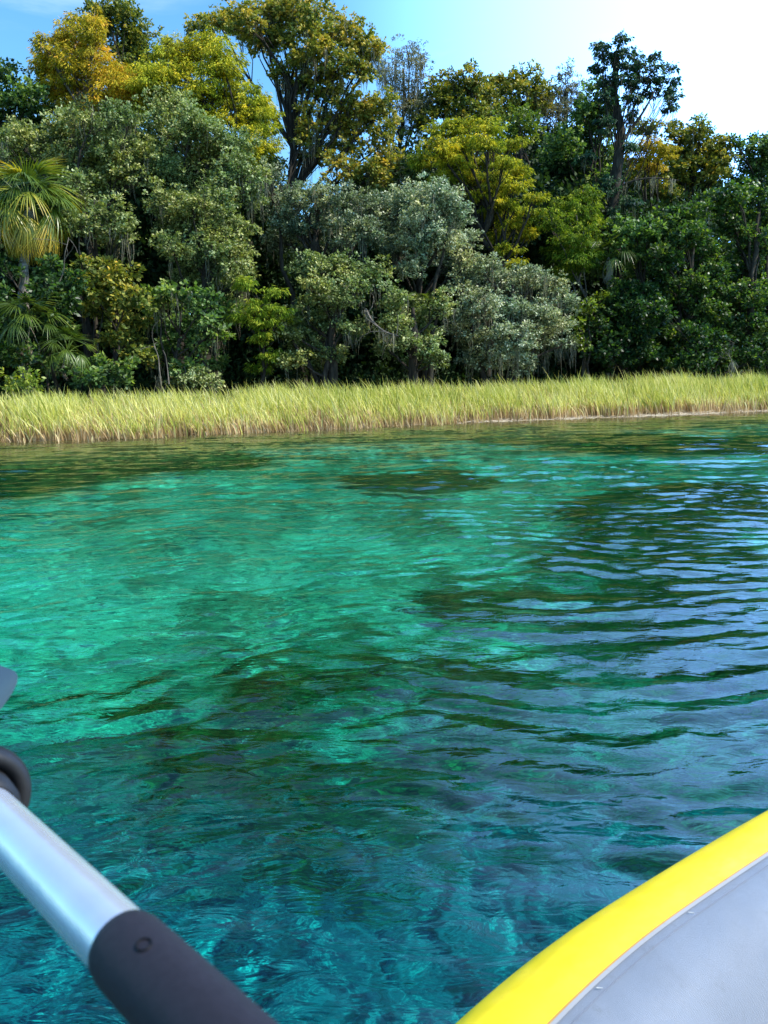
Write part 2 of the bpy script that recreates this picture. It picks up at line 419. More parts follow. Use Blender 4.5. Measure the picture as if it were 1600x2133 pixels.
mixw = N(nt, 'ShaderNodeMixRGB'); l(wr.outputs[0], mixw.inputs[0]); l(mixdeep.outputs[0], mixw.inputs[1]); l(wcol.outputs[0], mixw.inputs[2])
mcol = ramp(nt, n2.outputs['Fac'], [(.3, (.06, .055, .015)), (.5, (.15, .13, .04)), (.75, (.30, .25, .09))])
mixm = N(nt, 'ShaderNodeMixRGB'); l(am.outputs['Fac'], mixm.inputs[0]); l(mixw.outputs[0], mixm.inputs[1]); l(mcol.outputs[0], mixm.inputs[2])
sep = N(nt, 'ShaderNodeSeparateXYZ'); l(geo.outputs['Position'], sep.inputs[0])
dry = N(nt, 'ShaderNodeMapRange'); dry.inputs['From Min'].default_value = -.02; dry.inputs['From Max'].default_value = .03; l(sep.outputs['Z'], dry.inputs['Value'])
litter = ramp(nt, n3.outputs['Fac'], [(.35, (.17, .13, .08)), (.6, (.42, .35, .25)), (.75, (.55, .48, .36))])
mixd = N(nt, 'ShaderNodeMixRGB'); l(dry.outputs[0], mixd.inputs[0]); l(mixm.outputs[0], mixd.inputs[1]); l(litter.outputs[0], mixd.inputs[2])
p = N(nt, 'ShaderNodeBsdfPrincipled'); p.inputs['Roughness'].default_value = .9; p.inputs['Specular IOR Level'].default_value = .1
bm_ = N(nt, 'ShaderNodeBump'); bm_.inputs['Strength'].default_value = .5; bm_.inputs['Distance'].default_value = .05; l(n2.outputs['Fac'], bm_.inputs['Height'])
o_ = N(nt, 'ShaderNodeOutputMaterial'); l(mixd.outputs[0], p.inputs['Base Color']); l(bm_.outputs[0], p.inputs['Normal']); l(p.outputs[0], o_.inputs[0])
bed = mb.build('riverbed', m_bed, smooth=True, kind='structure')
a_ = bed.data.attributes.new('bright', 'FLOAT', 'POINT'); a_.data.foreach_set('value', np.where(front, bright, 0).astype(np.float32))
a_ = bed.data.attributes.new('deep', 'FLOAT', 'POINT'); a_.data.foreach_set('value', deep.astype(np.float32))

# ---- forest floor, out to the horizon
Vf = np.concatenate([np.arange(1.5, 12, .5), 12 * 1.14 ** np.arange(0, 40)]); Vf = Vf[Vf < 1500]
Uf = graded(-1200, 1200, -30, 34, .6, 1.2)
Pf, Ff, _, _ = grid_mesh(Uf, Vf, bed_height)
mb = MB(); mb.add(Pf, Ff)
m_floor = simple_mat('forest_floor', [(.3, (.035, .03, .018)), (.55, (.09, .075, .045)), (.75, (.05, .07, .02))], 1.6, .95, .1, .6)
mb.build('forest_floor', m_floor, smooth=True, kind='structure')

# ------------------------------------------------------------------ water
def waves(x, y):
    """ripple height in metres"""
    r = np.hypot(x, y)
    h = np.zeros_like(x)
    rg = np.random.default_rng(42)
    wxx = x + .25 * vnoise(x, y, 31, 2, .9); wyy = y + .25 * vnoise(x, y, 32, 2, .9)
    # small choppy ripples from everywhere
    env = .75 + .6 * vnoise(x, y, 33, 2, .35)
    for k in range(46):
        lam = .085 * (5.0 ** rg.random()); th = rg.normal(100, 42) * math.pi / 180
        kx, ky = math.cos(th) * 2 * math.pi / lam, math.sin(th) * 2 * math.pi / lam
        fade = 1 - sstep(90 * lam, 190 * lam, r)   # too small to see far out
        h += fade * env * (lam / (2 * math.pi)) * (.028 if lam < .22 else .014) * np.sin(kx * wxx + ky * wyy + rg.random() * 6.28)
    # long-crested wake of the boat on the right
    we = sstep(-.8, 2.6, x + .10 * y + .5 * vnoise(x, y, 35, 2, .5)) * (1 - sstep(8, 16, y)) + .30 * (1 - sstep(3.0, 4.2, y))
    for k in range(9):
        lam = .14 + .20 * rg.random(); th = (81 + rg.normal(0, 9) + 4 * 0) * math.pi / 180
        kx, ky = math.cos(th) * 2 * math.pi / lam, math.sin(th) * 2 * math.pi / lam
        h += we * np.clip(.75 + 1.1 * vnoise(x, y, 60 + k, 2, .8), .1, 2) * (lam / (2 * math.pi)) * .040 * np.sin(kx * wxx + ky * wyy + rg.random() * 6.28)
    # slower undulation close to the boat
    ne = 1 - sstep(5, 9, r)
    for k in range(10):
        lam = .40 + .7 * rg.random(); th = (90 + rg.normal(0, 26)) * math.pi / 180
        kx, ky = math.cos(th) * 2 * math.pi / lam, math.sin(th) * 2 * math.pi / lam
        h += ne * (lam / (2 * math.pi)) * .010 * np.sin(kx * wxx + ky * wyy + rg.random() * 6.28)
    # breeze lines farther out
    fe = sstep(5, 10, y)
    for k in range(14):
        lam = .28 + .6 * rg.random(); th = (96 + rg.normal(0, 14)) * math.pi / 180
        kx, ky = math.cos(th) * 2 * math.pi / lam, math.sin(th) * 2 * math.pi / lam
        h += fe * (lam / (2 * math.pi)) *   .030 * np.sin(kx * wxx + ky * wyy + rg.random() * 6.28)
    return h
def lane(lims):
    out = [lims[0][0]]
    for a, b, s0, s1 in lims:
        while out[-1] < b:
            t = (out[-1] - a) / (b - a); out.append(out[-1] + s0 + (s1 - s0) * t)
    return np.array(out)
WX = lane([(-60, -12, 4, .5), (-12, -3, .25, .04), (-3, 4, .024, .024), (4, 16, .04, .25), (16, 70, .5, 4)])
WY = lane([(-30, .8, 3, .1), (.8, 5, .022, .024), (5, 12, .03, .06), (12, 34, .07, .16), (34, 48, .5, 2)])
XX, YY = np.meshgrid(WX, WY, indexing='ij')
ZZ = waves(XX, YY)
nx, ny = XX.shape
edge = (np.arange(nx)[:, None] == 0) | (np.arange(nx)[:, None] == nx - 1) | (np.arange(ny)[None] == 0) | (np.arange(ny)[None] == ny - 1)
ZZ = np.where(edge, 0, ZZ)
top = np.stack([XX, YY, ZZ], -1).reshape(-1, 3)
i = np.arange(nx - 1)[:, None]; j = np.arange(ny - 1)[None]
F = np.stack([i * ny + j, (i + 1) * ny + j, (i + 1) * ny + j + 1, i * ny + j + 1], -1).reshape(-1, 4)
mb = MB(); mb.add(top, F)
x0, x1, y0, y1 = WX[0], WX[-1], WY[0], WY[-1]
# side skirts share the rim vertices' places; flat bottom below the bed
def skirt(idx):
    P = top[idx]; Q = P.copy(); Q[:, 2] = -6.0; n = len(idx); k = np.arange(n - 1)
    mb.add(np.concatenate([P, Q]), np.stack([k, k + n, k + n + 1, k + 1], -1))
ix = np.arange(nx) * ny
skirt(ix); skirt((ix + ny - 1)[::-1]); skirt(np.arange(ny)[::-1]); skirt((nx - 1) * ny + np.arange(ny))
mb.add([[x0, y0, -6], [x1, y0, -6], [x1, y1, -6], [x0, y1, -6]], [[0, 3, 2, 1]])
m_w, nt = new_mat('spring_water'); l = nt.links.new
geo = N(nt, 'ShaderNodeNewGeometry')
mpw = N(nt, 'ShaderNodeMapping'); mpw.inputs['Scale'].default_value = (.7, 1.6, 1); mpw.inputs['Rotation'].default_value = (0, 0, .08); l(geo.outputs['Position'], mpw.inputs[0])
b1 = N(nt, 'ShaderNodeTexNoise'); b1.inputs['Scale'].default_value = 11; b1.inputs['Detail'].default_value = 3; b1.inputs['Distortion'].default_value = .8
l(mpw.outputs[0], b1.inputs['Vector'])
bump = N(nt, 'ShaderNodeBump'); bump.inputs['Strength'].default_value = 1; bump.inputs['Distance'].default_value = .0034
b2w = N(nt, 'ShaderNodeTexNoise'); b2w.inputs['Scale'].default_value = 27; b2w.inputs['Detail'].default_value = 2; l(mpw.outputs[0], b2w.inputs['Vector'])
bump0 = N(nt, 'ShaderNodeBump'); bump0.inputs['Strength'].default_value = 1; bump0.inputs['Distance'].default_value = .0005; l(b2w.outputs['Fac'], bump0.inputs['Height']); l(bump0.outputs[0], bump.inputs['Normal'])
l(b1.outputs['Fac'], bump.inputs['Height'])
fr_ = N(nt, 'ShaderNodeFresnel'); fr_.inputs['IOR'].default_value = 1.38; l(bump.outputs[0], fr_.inputs['Normal'])
gl = N(nt, 'ShaderNodeBsdfGlossy'); gl.inputs['Roughness'].default_value = .015; l(bump.outputs[0], gl.inputs['Normal'])
rf = N(nt, 'ShaderNodeBsdfRefraction'); rf.inputs['IOR'].default_value = 1.333; rf.inputs['Roughness'].default_value = .0; l(bump.outputs[0], rf.inputs['Normal'])
tp = N(nt, 'ShaderNodeBsdfTransparent')
# steep rays go (almost) straight through, slanting ones are bent
dt = N(nt, 'ShaderNodeVectorMath', operation='DOT_PRODUCT'); l(geo.outputs['Incoming'], dt.inputs[0]); l(bump.outputs[0], dt.inputs[1])
ab_ = N(nt, 'ShaderNodeMath', operation='ABSOLUTE'); l(dt.outputs['Value'], ab_.inputs[0])
thr = N(nt, 'ShaderNodeMapRange', interpolation_type='SMOOTHSTEP'); thr.inputs['From Min'].default_value = .695; thr.inputs['From Max'].default_value = .785
l(ab_.outputs[0], thr.inputs['Value'])
mt = N(nt, 'ShaderNodeMixShader'); l(thr.outputs[0], mt.inputs[0]); l(rf.outputs[0], mt.inputs[1]); l(tp.outputs[0], mt.inputs[2])
mg = N(nt, 'ShaderNodeMixShader'); l(fr_.outputs[0], mg.inputs[0]); l(mt.outputs[0], mg.inputs[1]); l(gl.outputs[0], mg.inputs[2])
va = N(nt, 'ShaderNodeVolumeAbsorption'); va.inputs['Color'].default_value = (0, .90, .895, 1); va.inputs['Density'].default_value = .50
o_ = N(nt, 'ShaderNodeOutputMaterial'); l(mg.outputs[0], o_.inputs['Surface']); l(va.outputs[0], o_.inputs['Volume'])
water = mb.build('river_water', m_w, smooth=True, kind='structure')

# ------------------------------------------------------------------ leaves
def rand_dirs(n, g):
    d = g.normal(size=(n, 3)); return d / np.linalg.norm(d, axis=1)[:, None]
def leaf_quads(mb, C, axis, normal, Ln, Wd, tint):
    """kite-shaped leaves; C base points, axis directions, normal approx"""
    a = axis / (np.linalg.norm(axis, axis=1)[:, None] + 1e-9)
    s = np.cross(a, normal); s /= np.linalg.norm(s, axis=1)[:, None] + 1e-9
    Ln = np.broadcast_to(Ln, (len(C),))[:, None]; Wd = np.broadcast_to(Wd, (len(C),))[:, None]
    V = np.stack([C, C + a * Ln * .5 + s * Wd * .5, C + a * Ln, C + a * Ln * .5 - s * Wd * .5], 1).reshape(-1, 3)
    F = (np.arange(len(C))[:, None] * 4 + np.arange(4)[None])
    mb.add(V, F, np.repeat(tint, 4))

KIND = { # leaf length, width, density per m2 of clump, droop, clump radius factor
 'oak': (.09, .056, 270), 'silver': (.085, .05, 300), 'gold': (.12, .032, 400), 'olive': (.12, .032, 400), 'lime': (.12, .032, 380),
 'tall': (.125, .085, 150), 'green': (.13, .085, 150), 'dark': (.13, .08, 150), 'cedar': (.12, .05, 230), 'grey': (.10, .04, 110),
 'shrub': (.11, .06, 130), 'fill': (.17, .11, 60),
}
def foliage(mb, c, rad, kind, g, dens=1.0, tshift=0.0):
    """a mass of leaf clumps in the ellipsoid c, rad; returns the clump centres"""
    Ln, Wd, den = KIND[kind]
    c = np.asarray(c); rad = np.asarray(rad)
    needle = kind in ('gold', 'olive', 'lime', 'cedar')
    rs = .27 * (rad[0] * rad[2]) ** .5 + .10
    ns = int(np.clip(9 * (rad[0] * rad[2]) / (rs * rs) * .42, 7, 40))
    d = rand_dirs(ns, g); d[:, 2] = d[:, 2] * .9 + .12
    rr = g.random(ns) ** .45
    cent = c + d * rad * rr[:, None] * .86
    out = []
    for q in cent:
        r_ = rs * (.65 + .7 * g.random())
        n = int(den * dens * 4 * r_ * r_ * (.7 + .6 * g.random())) + 6
        # twig tufts inside the clump, leaves around each tuft
        nt_ = max(4, n // 13); td = rand_dirs(nt_, g); td[:, 2] = np.where(td[:, 2] < -.1, td[:, 2] * .5, td[:, 2])
        flat = .55 if needle else .8
        tr_ = g.random(nt_) ** .45
        tpos = td * tr_[:, None] * r_ * np.array([1.2, 1.2, flat]); ttint = g.normal(0, .10, nt_)
        wh = g.integers(0, nt_, n)
        loc = tpos[wh] + rand_dirs(n, g) * (g.random(n) ** .5)[:, None] * (.07 + .13 * r_) * np.array([1.1, 1.1, .8])
        pos = q + loc
        dd = loc / (np.linalg.norm(loc, axis=1)[:, None] + 1e-6) ; rad_ = np.clip(np.linalg.norm(loc, axis=1) / r_, 0, 1)
        tt = np.clip(.42 + tshift + g.normal(0, .21, n) + .16 * (dd[:, 2]) + g.normal(0, .13) + .10 * (rad_ - .6) + ttint[wh], 0, 1)  # upper and outer leaves lighter, inner darker: light put into the tint
        tt = np.where(g.random(n) < .05, np.clip(tt + .35, 0, 1), tt)
        if needle:
            ax = dd * .8 + np.array([0, 0, -.75]) + g.normal(0, .22, (n, 3))
            nm = rand_dirs(n, g) + dd * .6
        else:
            ax = dd + rand_dirs(n, g) * .8 + np.array([0, 0, -.15])
            nm = dd * .5 + np.array([0, 0, .65]) + rand_dirs(n, g) * .75
        sz = .75 + .5 * g.random(n)
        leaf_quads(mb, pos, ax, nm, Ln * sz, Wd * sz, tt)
        out.append(q)
    return np.array(out)

def moss_hang(mb, top, length, g, n=7, w=.012):
    """one beard of spanish moss: thin ribbons hanging from a point"""
    for k in range(n):
        p0 = top + g.normal(0, .07, 3) * np.array([1, 1, .4]); Lh = length * (.4 + .7 * g.random()); m = 5
        s = np.linspace(0, 1, m); sway = g.normal(0, .03, 2)
        P = np.stack([p0[0] + sway[0] * np.sin(s * 5) + g.normal(0, .008, m), p0[1] + sway[1] * np.sin(s * 4), p0[2] - Lh * s], -1)
        a = g.random() * 3.14; side = np.array([math.cos(a), math.sin(a) * .5, 0]) * w * (1 - .75 * s)[:, None]
        V = np.concatenate([P - side, P + side]); q = np.arange(m - 1)
        mb.add(V, np.stack([q, q + 1, q + 1 + m, q + m], -1), np.clip(g.normal(.5, .22), 0, 1))

def limb_path(a, b, g, sag=.12, k=6):
    a, b = np.asarray(a, float), np.asarray(b, float); L_ = np.linalg.norm(b - a)
    t = np.linspace(0, 1, k)[:, None]; P = a + (b - a) * t
    off = g.normal(0, sag * L_ * .5, 3); off[2] = abs(off[2])
    P = P + np.sin(t * math.pi) * off + g.normal(0, .015 * L_, (k, 3)) * np.sin(t * math.pi)
    return P

COUNT = [0]
def tree(name, label, cat, kind, Y, base_px, blobs, group=None, trunk_r=.16, bark='bark', moss=0, dens=1.0, tshift=0.0, lean=0, depth=1.0,
         trunk_top=None, limbs=True, moss_len=.7, seed=None, stems=1, limb_r=.055, grow=1.2):
    COUNT[0] += 1
    g = np.random.default_rng(100 + COUNT[0] if seed is None else seed)
    bx = at(base_px, 800, Y)[0]
    u, v = uv_of(bx, Y); gz = float(bed_height(np.array(u), np.array(v)))
    root = empty(name, (bx, Y, gz), label, cat, group)
    off = np.array([bx, Y, gz])
    crown, bk, ms = MB(), MB(), MB()
    C = []
    for (cx, cy, rx, ry) in blobs:
        c = at(cx, cy, Y + g.uniform(-.9, .9) * depth); sc = c[1] / FPX
        rx, ry = rx * grow, ry * grow
        rad = np.array([rx * sc, (rx + ry) * .5 * sc * .95, ry * sc])
        c[2] = max(c[2], gz + rad[2] * .6)
        C.append((c, rad))
    zs = [c[2] for c, _ in C]
    if trunk_top is not None: tt = at(trunk_top[0], trunk_top[1], Y)
    else:
        m = np.mean([c for c, _ in C], axis=0); tt = np.array([m[0] * .7 + bx * .3, Y + .1, max(gz + .5, np.percentile(zs, 80))])
    tr = limb_path(off - [0, 0, .3], tt, g, .05, 10)
    tube(bk, tr - off, np.linspace(trunk_r * 1.25, trunk_r * .35, 10), 9)
    for s_ in range(1, stems):
        b2 = off + np.array([g.normal(0, .45), g.normal(0, .3), -.3]); t2 = C[g.integers(len(C))][0]
        tube(bk, limb_path(b2, t2, g, .08, 9) - off, np.linspace(trunk_r * .8, trunk_r * .2, 9), 8)
    br = MB()
    for c, rad in C:
        cl = foliage(crown, c - off, rad, kind, g, dens, tshift)
        if limbs:
            # the limb leaves the trunk below the mass it carries
            dz = c[2] - off[2]
            want = off[2] + dz * .72 - np.hypot(c[0] - tt[0], 0) * .25
            k = int(np.argmin(abs(tr[:, 2] - want))); k = min(max(k, 2), 9)
            lp = limb_path(tr[k], c, g, .12, 7); r0 = min(trunk_r * .42, limb_r, .02 + .02 * np.linalg.norm(c - tr[k]))
            tube(br, lp - off, np.linspace(r0, r0 * .35, 7), 6)
            for q in cl[:7]:
                e = lp[g.integers(3, 7)] - off
                tube(br, limb_path(e, q, g, .15, 4), np.linspace(r0 * .3, .006, 4), 4)
        if moss:
            for q in cl[g.random(len(cl)) < moss]:
                moss_hang(ms, q - [0, 0, .05], moss_len * (.5 + g.random()), g)
    if kind == 'x': pass
    bk.build('trunk', M[bark], root, smooth=True)
    if limbs: br.build('branches', M[bark], root, smooth=True)
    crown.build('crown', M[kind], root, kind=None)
    if ms.n: ms.build('spanish_moss', M['moss'], root, kind='stuff')
    return root

def YF(px, row=0):
    """distance of the forest edge behind the reeds at a column of the photograph"""
    return 22.0 + px / 1600 * 7.6 + row
G_OAK = 'live oaks leaning over the reeds'
G_BACK = 'trees forming the skyline'
def T(*a, **k): return tree(*a, **k)

# --- skyline row
T('broadleaf_tree', 'dark green leafy tree cut by the left edge of the photo, above the palm', 'tree', 'green', YF(30, 8), 10,
  [(5, 185, 55, 42), (55, 225, 50, 40), (25, 280, 60, 40), (-40, 230, 60, 60), (-20, 330, 70, 60), (70, 275, 40, 30)], G_BACK)
T('broadleaf_tree', 'tall green tree standing right behind the golden cypress at upper left', 'tree', 'tall', YF(260, 13), 270,
  [(225, 25, 45, 38), (262, 80, 50, 50), (285, 125, 38, 45), (255, 160, 50, 45), (200, 60, 30, 40), (300, 190, 40, 45), (240, 230, 60, 60)], G_BACK, tshift=-.12)
T('golden_cypress', 'golden orange cypress with thin reddish top against the sky, upper left', 'tree', 'gold', YF(180, 8), 235,
  [(110, 115, 42, 32), (175, 150, 65, 36), (225, 195, 55, 32), (150, 195, 55, 30), (105, 165, 38, 30), (200, 75, 16, 40), (150, 75, 26, 30), (260, 165, 30, 26),
   (120, 230, 50, 28), (190, 235, 50, 30), (180, 110, 40, 25), (92, 130, 25, 25), (196, 40, 8, 26), (150, 50, 10, 20), (130, 80, 12, 18), (85, 85, 8, 14)], G_BACK, tshift=.02, bark='pale_bark', trunk_r=.14)
T('yellow_green_cypress', 'large dome shaped olive yellow cypress, right of the golden one', 'tree', 'olive', YF(440, 6.5), 450,
  [(365, 122, 50, 40), (425, 105, 50, 30), (465, 140, 42, 40), (335, 175, 48, 45), (410, 180, 60, 45), (480, 195, 45, 40), (525, 235, 38, 45),
   (555, 285, 28, 50), (460, 250, 52, 42), (380, 240, 52, 42), (510, 300, 42, 38), (320, 230, 40, 42), (548, 240, 25, 34)], G_BACK, tshift=.08)
T('tall_oak', 'tallest tree with spreading dark limbs, hanging moss and yellowing leaves left of centre', 'tree', 'tall', YF(610, 10), 600,
  [(455, 50, 42, 28), (420, 72, 30, 22), (510, 50, 45, 32), (560, 30, 45, 35), (610, 22, 45, 32), (655, 45, 35, 35), (690, 62, 30, 32), (725, 80, 34, 34),
   (762, 105, 30, 28), (785, 100, 22, 18), (590, 85, 45, 30), (540, 85, 40, 28), (650, 105, 42, 35), (705, 135, 38, 32), (745, 150, 34, 28), (690, 190, 42, 32),
   (640, 165, 30, 32), (735, 215, 40, 35), (790, 240, 38, 38), (690, 265, 38, 30), (740, 290, 48, 38), (800, 300, 34, 45), (665, 325, 40, 34), (720, 355, 46, 32), (780, 360, 40, 35), (625, 120, 25, 25), (612, 190, 28, 26), (645, 250, 28, 30), (632, 290, 22, 26), (570, 340, 22, 24), (585, 150, 22, 18), (815, 345, 26, 34)],
  G_BACK, moss=.22, tshift=.20, trunk_r=.27, trunk_top=(600, 150), depth=1.5, moss_len=.9, limb_r=.075)
T('grey_tree', 'thin grey moss covered tree poking above the canopy right of the tall oak', 'tree', 'grey', YF(840, 13), 850,
  [(850, 110, 32, 26), (868, 150, 26, 34), (820, 160, 28, 40), (845, 200, 36, 32), (800, 150, 18, 30), (870, 215, 24, 28), (830, 245, 40, 30)], G_BACK, moss=.5, dens=1.1, moss_len=1.2)
T('broadleaf_tree', 'rounded olive tree on the skyline, middle of the photo', 'tree', 'tall', YF(960, 12), 960,
  [(935, 190, 40, 34), (975, 165, 32, 26), (990, 200, 34, 32), (915, 225, 38, 32), (960, 240, 45, 34), (1000, 245, 30, 30), (880, 245, 26, 30)], G_BACK, tshift=-.02, moss=.12)
T('broadleaf_tree', 'olive brown tree with twiggy grey top, right of the skyline middle', 'tree', 'tall', YF(1070, 13), 1080,
  [(1045, 180, 34, 32), (1085, 170, 34, 26), (1115, 185, 26, 28), (1060, 220, 44, 32), (1110, 225, 36, 34), (1030, 235, 30, 30), (1135, 215, 22, 30)], G_BACK, moss=.18, tshift=.0)
T('broadleaf_tree', 'slender pointed tree on the skyline left of the dark cypress', 'tree', 'grey', YF(1180, 12), 1180,
  [(1178, 165, 13, 26), (1170, 195, 26, 26), (1200, 190, 20, 24), (1160, 230, 32, 30), (1195, 232, 30, 30), (1140, 260, 30, 28)], G_BACK, dens=1.5, tshift=-.15)
T('broadleaf_tree', 'fresh green rounded crown between the yellow cypress and the skyline', 'tree', 'shrub', YF(1075, 9), 1080,
  [(1060, 250, 38, 22), (1095, 255, 34, 24), (1075, 280, 46, 24)], G_BACK, tshift=-.08)
T('broadleaf_tree', 'bright green leafy tree hugging the dark cypress trunk on its left', 'tree', 'green', YF(1220, 7), 1230,
  [(1245, 200, 28, 30), (1225, 245, 34, 32), (1250, 265, 28, 32), (1205, 290, 38, 34), (1250, 320, 32, 34), (1175, 310, 34, 32), (1215, 350, 44, 36), (1160, 350, 38, 34), (1250, 380, 34, 34), (1270, 230, 22, 26)],
  G_BACK, tshift=.12)
T('dark_cypress', 'tall dark cypress with thick bare trunk and tufted top against the white sky', 'tree', 'cedar', YF(1290, 4), 1292,
  [(1252, 92, 15, 18), (1258, 120, 20, 18), (1245, 145, 18, 16), (1298, 82, 10, 20), (1300, 108, 18, 14), (1285, 125, 16, 20), (1322, 118, 15, 12), (1335, 135, 15, 12), (1310, 145, 24, 14),
   (1362, 118, 11, 13), (1366, 140, 14, 12), (1372, 165, 18, 14), (1398, 150, 9, 14), (1402, 175, 9, 16), (1345, 165, 20, 12), (1318, 172, 24, 14), (1290, 165, 20, 16),
   (1385, 195, 22, 14), (1350, 195, 24, 14), (1262, 168, 20, 14), (1400, 205, 10, 12), (1315, 205, 20, 14), (1270, 200, 16, 22), (1315, 240, 12, 20), (1265, 260, 14, 24), (1312, 300, 10, 26), (1270, 390, 20, 26), (1315, 420, 16, 22), (1278, 440, 20, 20), (1240, 400, 30, 18), (1220, 330, 26, 14), (1395, 225, 14, 10)],
  None, tshift=.0, trunk_r=.30, trunk_top=(1284, 120), depth=.35, moss=.05, limb_r=.022, dens=1.35, grow=.94)
T('golden_cypress', 'small patch of golden foliage right of the dark cypress trunk', 'tree', 'gold', YF(1360, 6), 1330,
  [(1345, 308, 32, 16), (1378, 318, 26, 20), (1330, 335, 24, 13), (1365, 345, 26, 13)], None, tshift=.0, bark='bark', trunk_r=.09)
T('broadleaf_tree', 'olive tree with sloping top right of the dark cypress', 'tree', 'tall', YF(1450, 9), 1440,
  [(1420, 278, 40, 24), (1455, 275, 28, 22), (1475, 300, 38, 28), (1405, 315, 34, 28), (1440, 330, 44, 30), (1500, 320, 24, 28), (1490, 350, 38, 32), (1410, 360, 46, 34), (1460, 380, 50, 34), (1350, 370, 38, 32), (1345, 270, 28, 20), (1380, 395, 40, 30)], G_BACK, tshift=-.02, moss=.08)
T('broadleaf_tree', 'sparse leafy tree cut by the right edge, rising against the sky', 'tree', 'green', YF(1590, 9), 1600,
  [(1585, 300, 24, 20), (1560, 320, 22, 20), (1590, 335, 30, 26), (1565, 350, 28, 22), (1535, 300, 10, 18), (1620, 320, 30, 40), (1600, 380, 40, 36), (1545, 378, 26, 22)], G_BACK)
# --- middle rows
T('live_oak', 'grey green moss hung oak below the golden cypress', 'tree', 'oak', YF(180, 4), 180,
  [(195, 262, 60, 38), (130, 275, 48, 38), (95, 305, 40, 34), (240, 290, 48, 38), (180, 330, 55, 40), (120, 350, 44, 36), (250, 350, 48, 42), (210, 390, 46, 36), (270, 240, 34, 28), (290, 330, 38, 38), (40, 290, 44, 34), (10, 320, 40, 34)],
  G_OAK, moss=.20, tshift=.08, moss_len=.8)
T('live_oak', 'big grey green oak with rounded top in front of the dome shaped cypress', 'tree', 'oak', YF(400, 3.5), 370,
  [(352, 228, 42, 38), (400, 262, 46, 34), (360, 280, 46, 36), (445, 290, 44, 34), (490, 300, 38, 32), (505, 345, 32, 34), (420, 330, 46, 38), (350, 340, 44, 40), (470, 365, 42, 34), (390, 390, 48, 36), (320, 300, 36, 36), (530, 395, 30, 38), (450, 410, 44, 32), (320, 390, 36, 36)],
  G_OAK, moss=.14, tshift=.16)
T('yellow_green_cypress', 'layered yellow green cypress with drooping shelves right of centre', 'tree', 'olive', YF(1000, 3.2), 1010,
  [(925, 275, 38, 17), (975, 262, 32, 17), (1020, 265, 32, 16), (905, 305, 34, 16), (955, 300, 38, 16), (1010, 298, 36, 16), (1060, 305, 28, 15), (890, 335, 32, 15), (940, 340, 40, 17), (1000, 335, 38, 16),
   (1050, 340, 32, 15), (1085, 355, 30, 13), (975, 372, 38, 15), (1030, 375, 38, 15), (1075, 388, 28, 13), (1010, 408, 38, 14), (1060, 425, 34, 14), (1100, 440, 28, 12), (1025, 448, 34, 13), (1075, 468, 30, 13),
   (1040, 492, 32, 13), (1100, 488, 22, 12), (1055, 522, 26, 12), (1072, 545, 20, 11), (930, 375, 34, 15), (1110, 410, 24, 12)],
  None, tshift=.06, trunk_r=.13, depth=1.2, dens=1.25)
T('yellow_green_tree', 'tangled yellow green tree left of the dark cypress trunk', 'tree', 'lime', YF(1215, 3.0), 1215,
  [(1215, 415, 34, 24), (1185, 450, 34, 30), (1230, 455, 32, 28), (1200, 495, 38, 30), (1165, 520, 28, 30), (1215, 540, 36, 28), (1180, 570, 30, 26), (1150, 465, 24, 26)], None, tshift=-.04, bark='pale_bark', trunk_r=.07)
T('live_oak', 'round dark green oak crown just right of the tall palm', 'tree', 'oak', YF(210, 1.7), 200,
  [(175, 425, 30, 32), (165, 465, 32, 30), (240, 455, 36, 34), (230, 495, 32, 28), (150, 390, 30, 28), (265, 480, 22, 26)], G_OAK, tshift=.10, moss=.08, stems=2, trunk_r=.08)
T('live_oak', 'wide mid height oak with moss, left of the photo centre', 'tree', 'oak', YF(420, 1.8), 440,
  [(345, 425, 42, 32), (400, 425, 44, 32), (455, 440, 42, 34), (375, 470, 46, 34), (435, 485, 46, 34), (490, 480, 36, 34), (420, 530, 42, 32), (475, 530, 38, 32), (500, 575, 30, 34), (360, 515, 34, 30), (490, 630, 16, 34), (440, 580, 34, 30), (395, 570, 34, 30)],
  G_OAK, tshift=.12, moss=.20, stems=2)
T('live_oak', 'dense grey oak crown directly under the tall dark limbed tree', 'tree', 'silver', YF(660, 2.6), 680,
  [(575, 430, 34, 28), (620, 415, 40, 30), (670, 405, 42, 30), (725, 420, 42, 32), (770, 440, 34, 32), (600, 470, 42, 32), (660, 465, 46, 34), (720, 480, 44, 34), (565, 500, 34, 28), (640, 515, 40, 28), (770, 490, 34, 30), (560, 370, 22, 26)],
  G_OAK, tshift=-.06, moss=.25, stems=2)
T('silver_oak', 'silvery oak dome in the middle, brightest of the grey trees', 'tree', 'silver', YF(890, 1.8), 880,
  [(855, 415, 40, 30), (905, 405, 42, 30), (945, 440, 36, 32), (880, 455, 48, 34), (930, 485, 44, 32), (965, 500, 28, 26), (840, 470, 40, 34), (880, 510, 46, 30), (930, 535, 36, 24), (820, 520, 36, 30), (975, 545, 26, 24), (850, 555, 38, 28), (810, 435, 26, 28)],
  'silver oaks in the middle of the bank', tshift=.20, moss=.22, stems=2)
T('silver_oak', 'wide silver green oak reaching down to the reeds, right of centre', 'tree', 'silver', YF(1060, .7), 1060,
  [(960, 590, 38, 32), (1010, 575, 40, 30), (1065, 590, 42, 32), (1115, 580, 36, 28), (1155, 605, 30, 28), (1180, 640, 24, 28), (990, 640, 44, 34), (1045, 645, 46, 36), (1100, 645, 44, 32), (1150, 670, 34, 30), (1015, 700, 44, 32), (1075, 705, 44, 32),
   (1130, 715, 36, 26), (1040, 755, 44, 28), (990, 745, 34, 28), (1090, 760, 32, 24), (1180, 715, 22, 16), (950, 690, 28, 28)],
  'silver oaks in the middle of the bank', tshift=.10, moss=.26, stems=3, moss_len=.8)
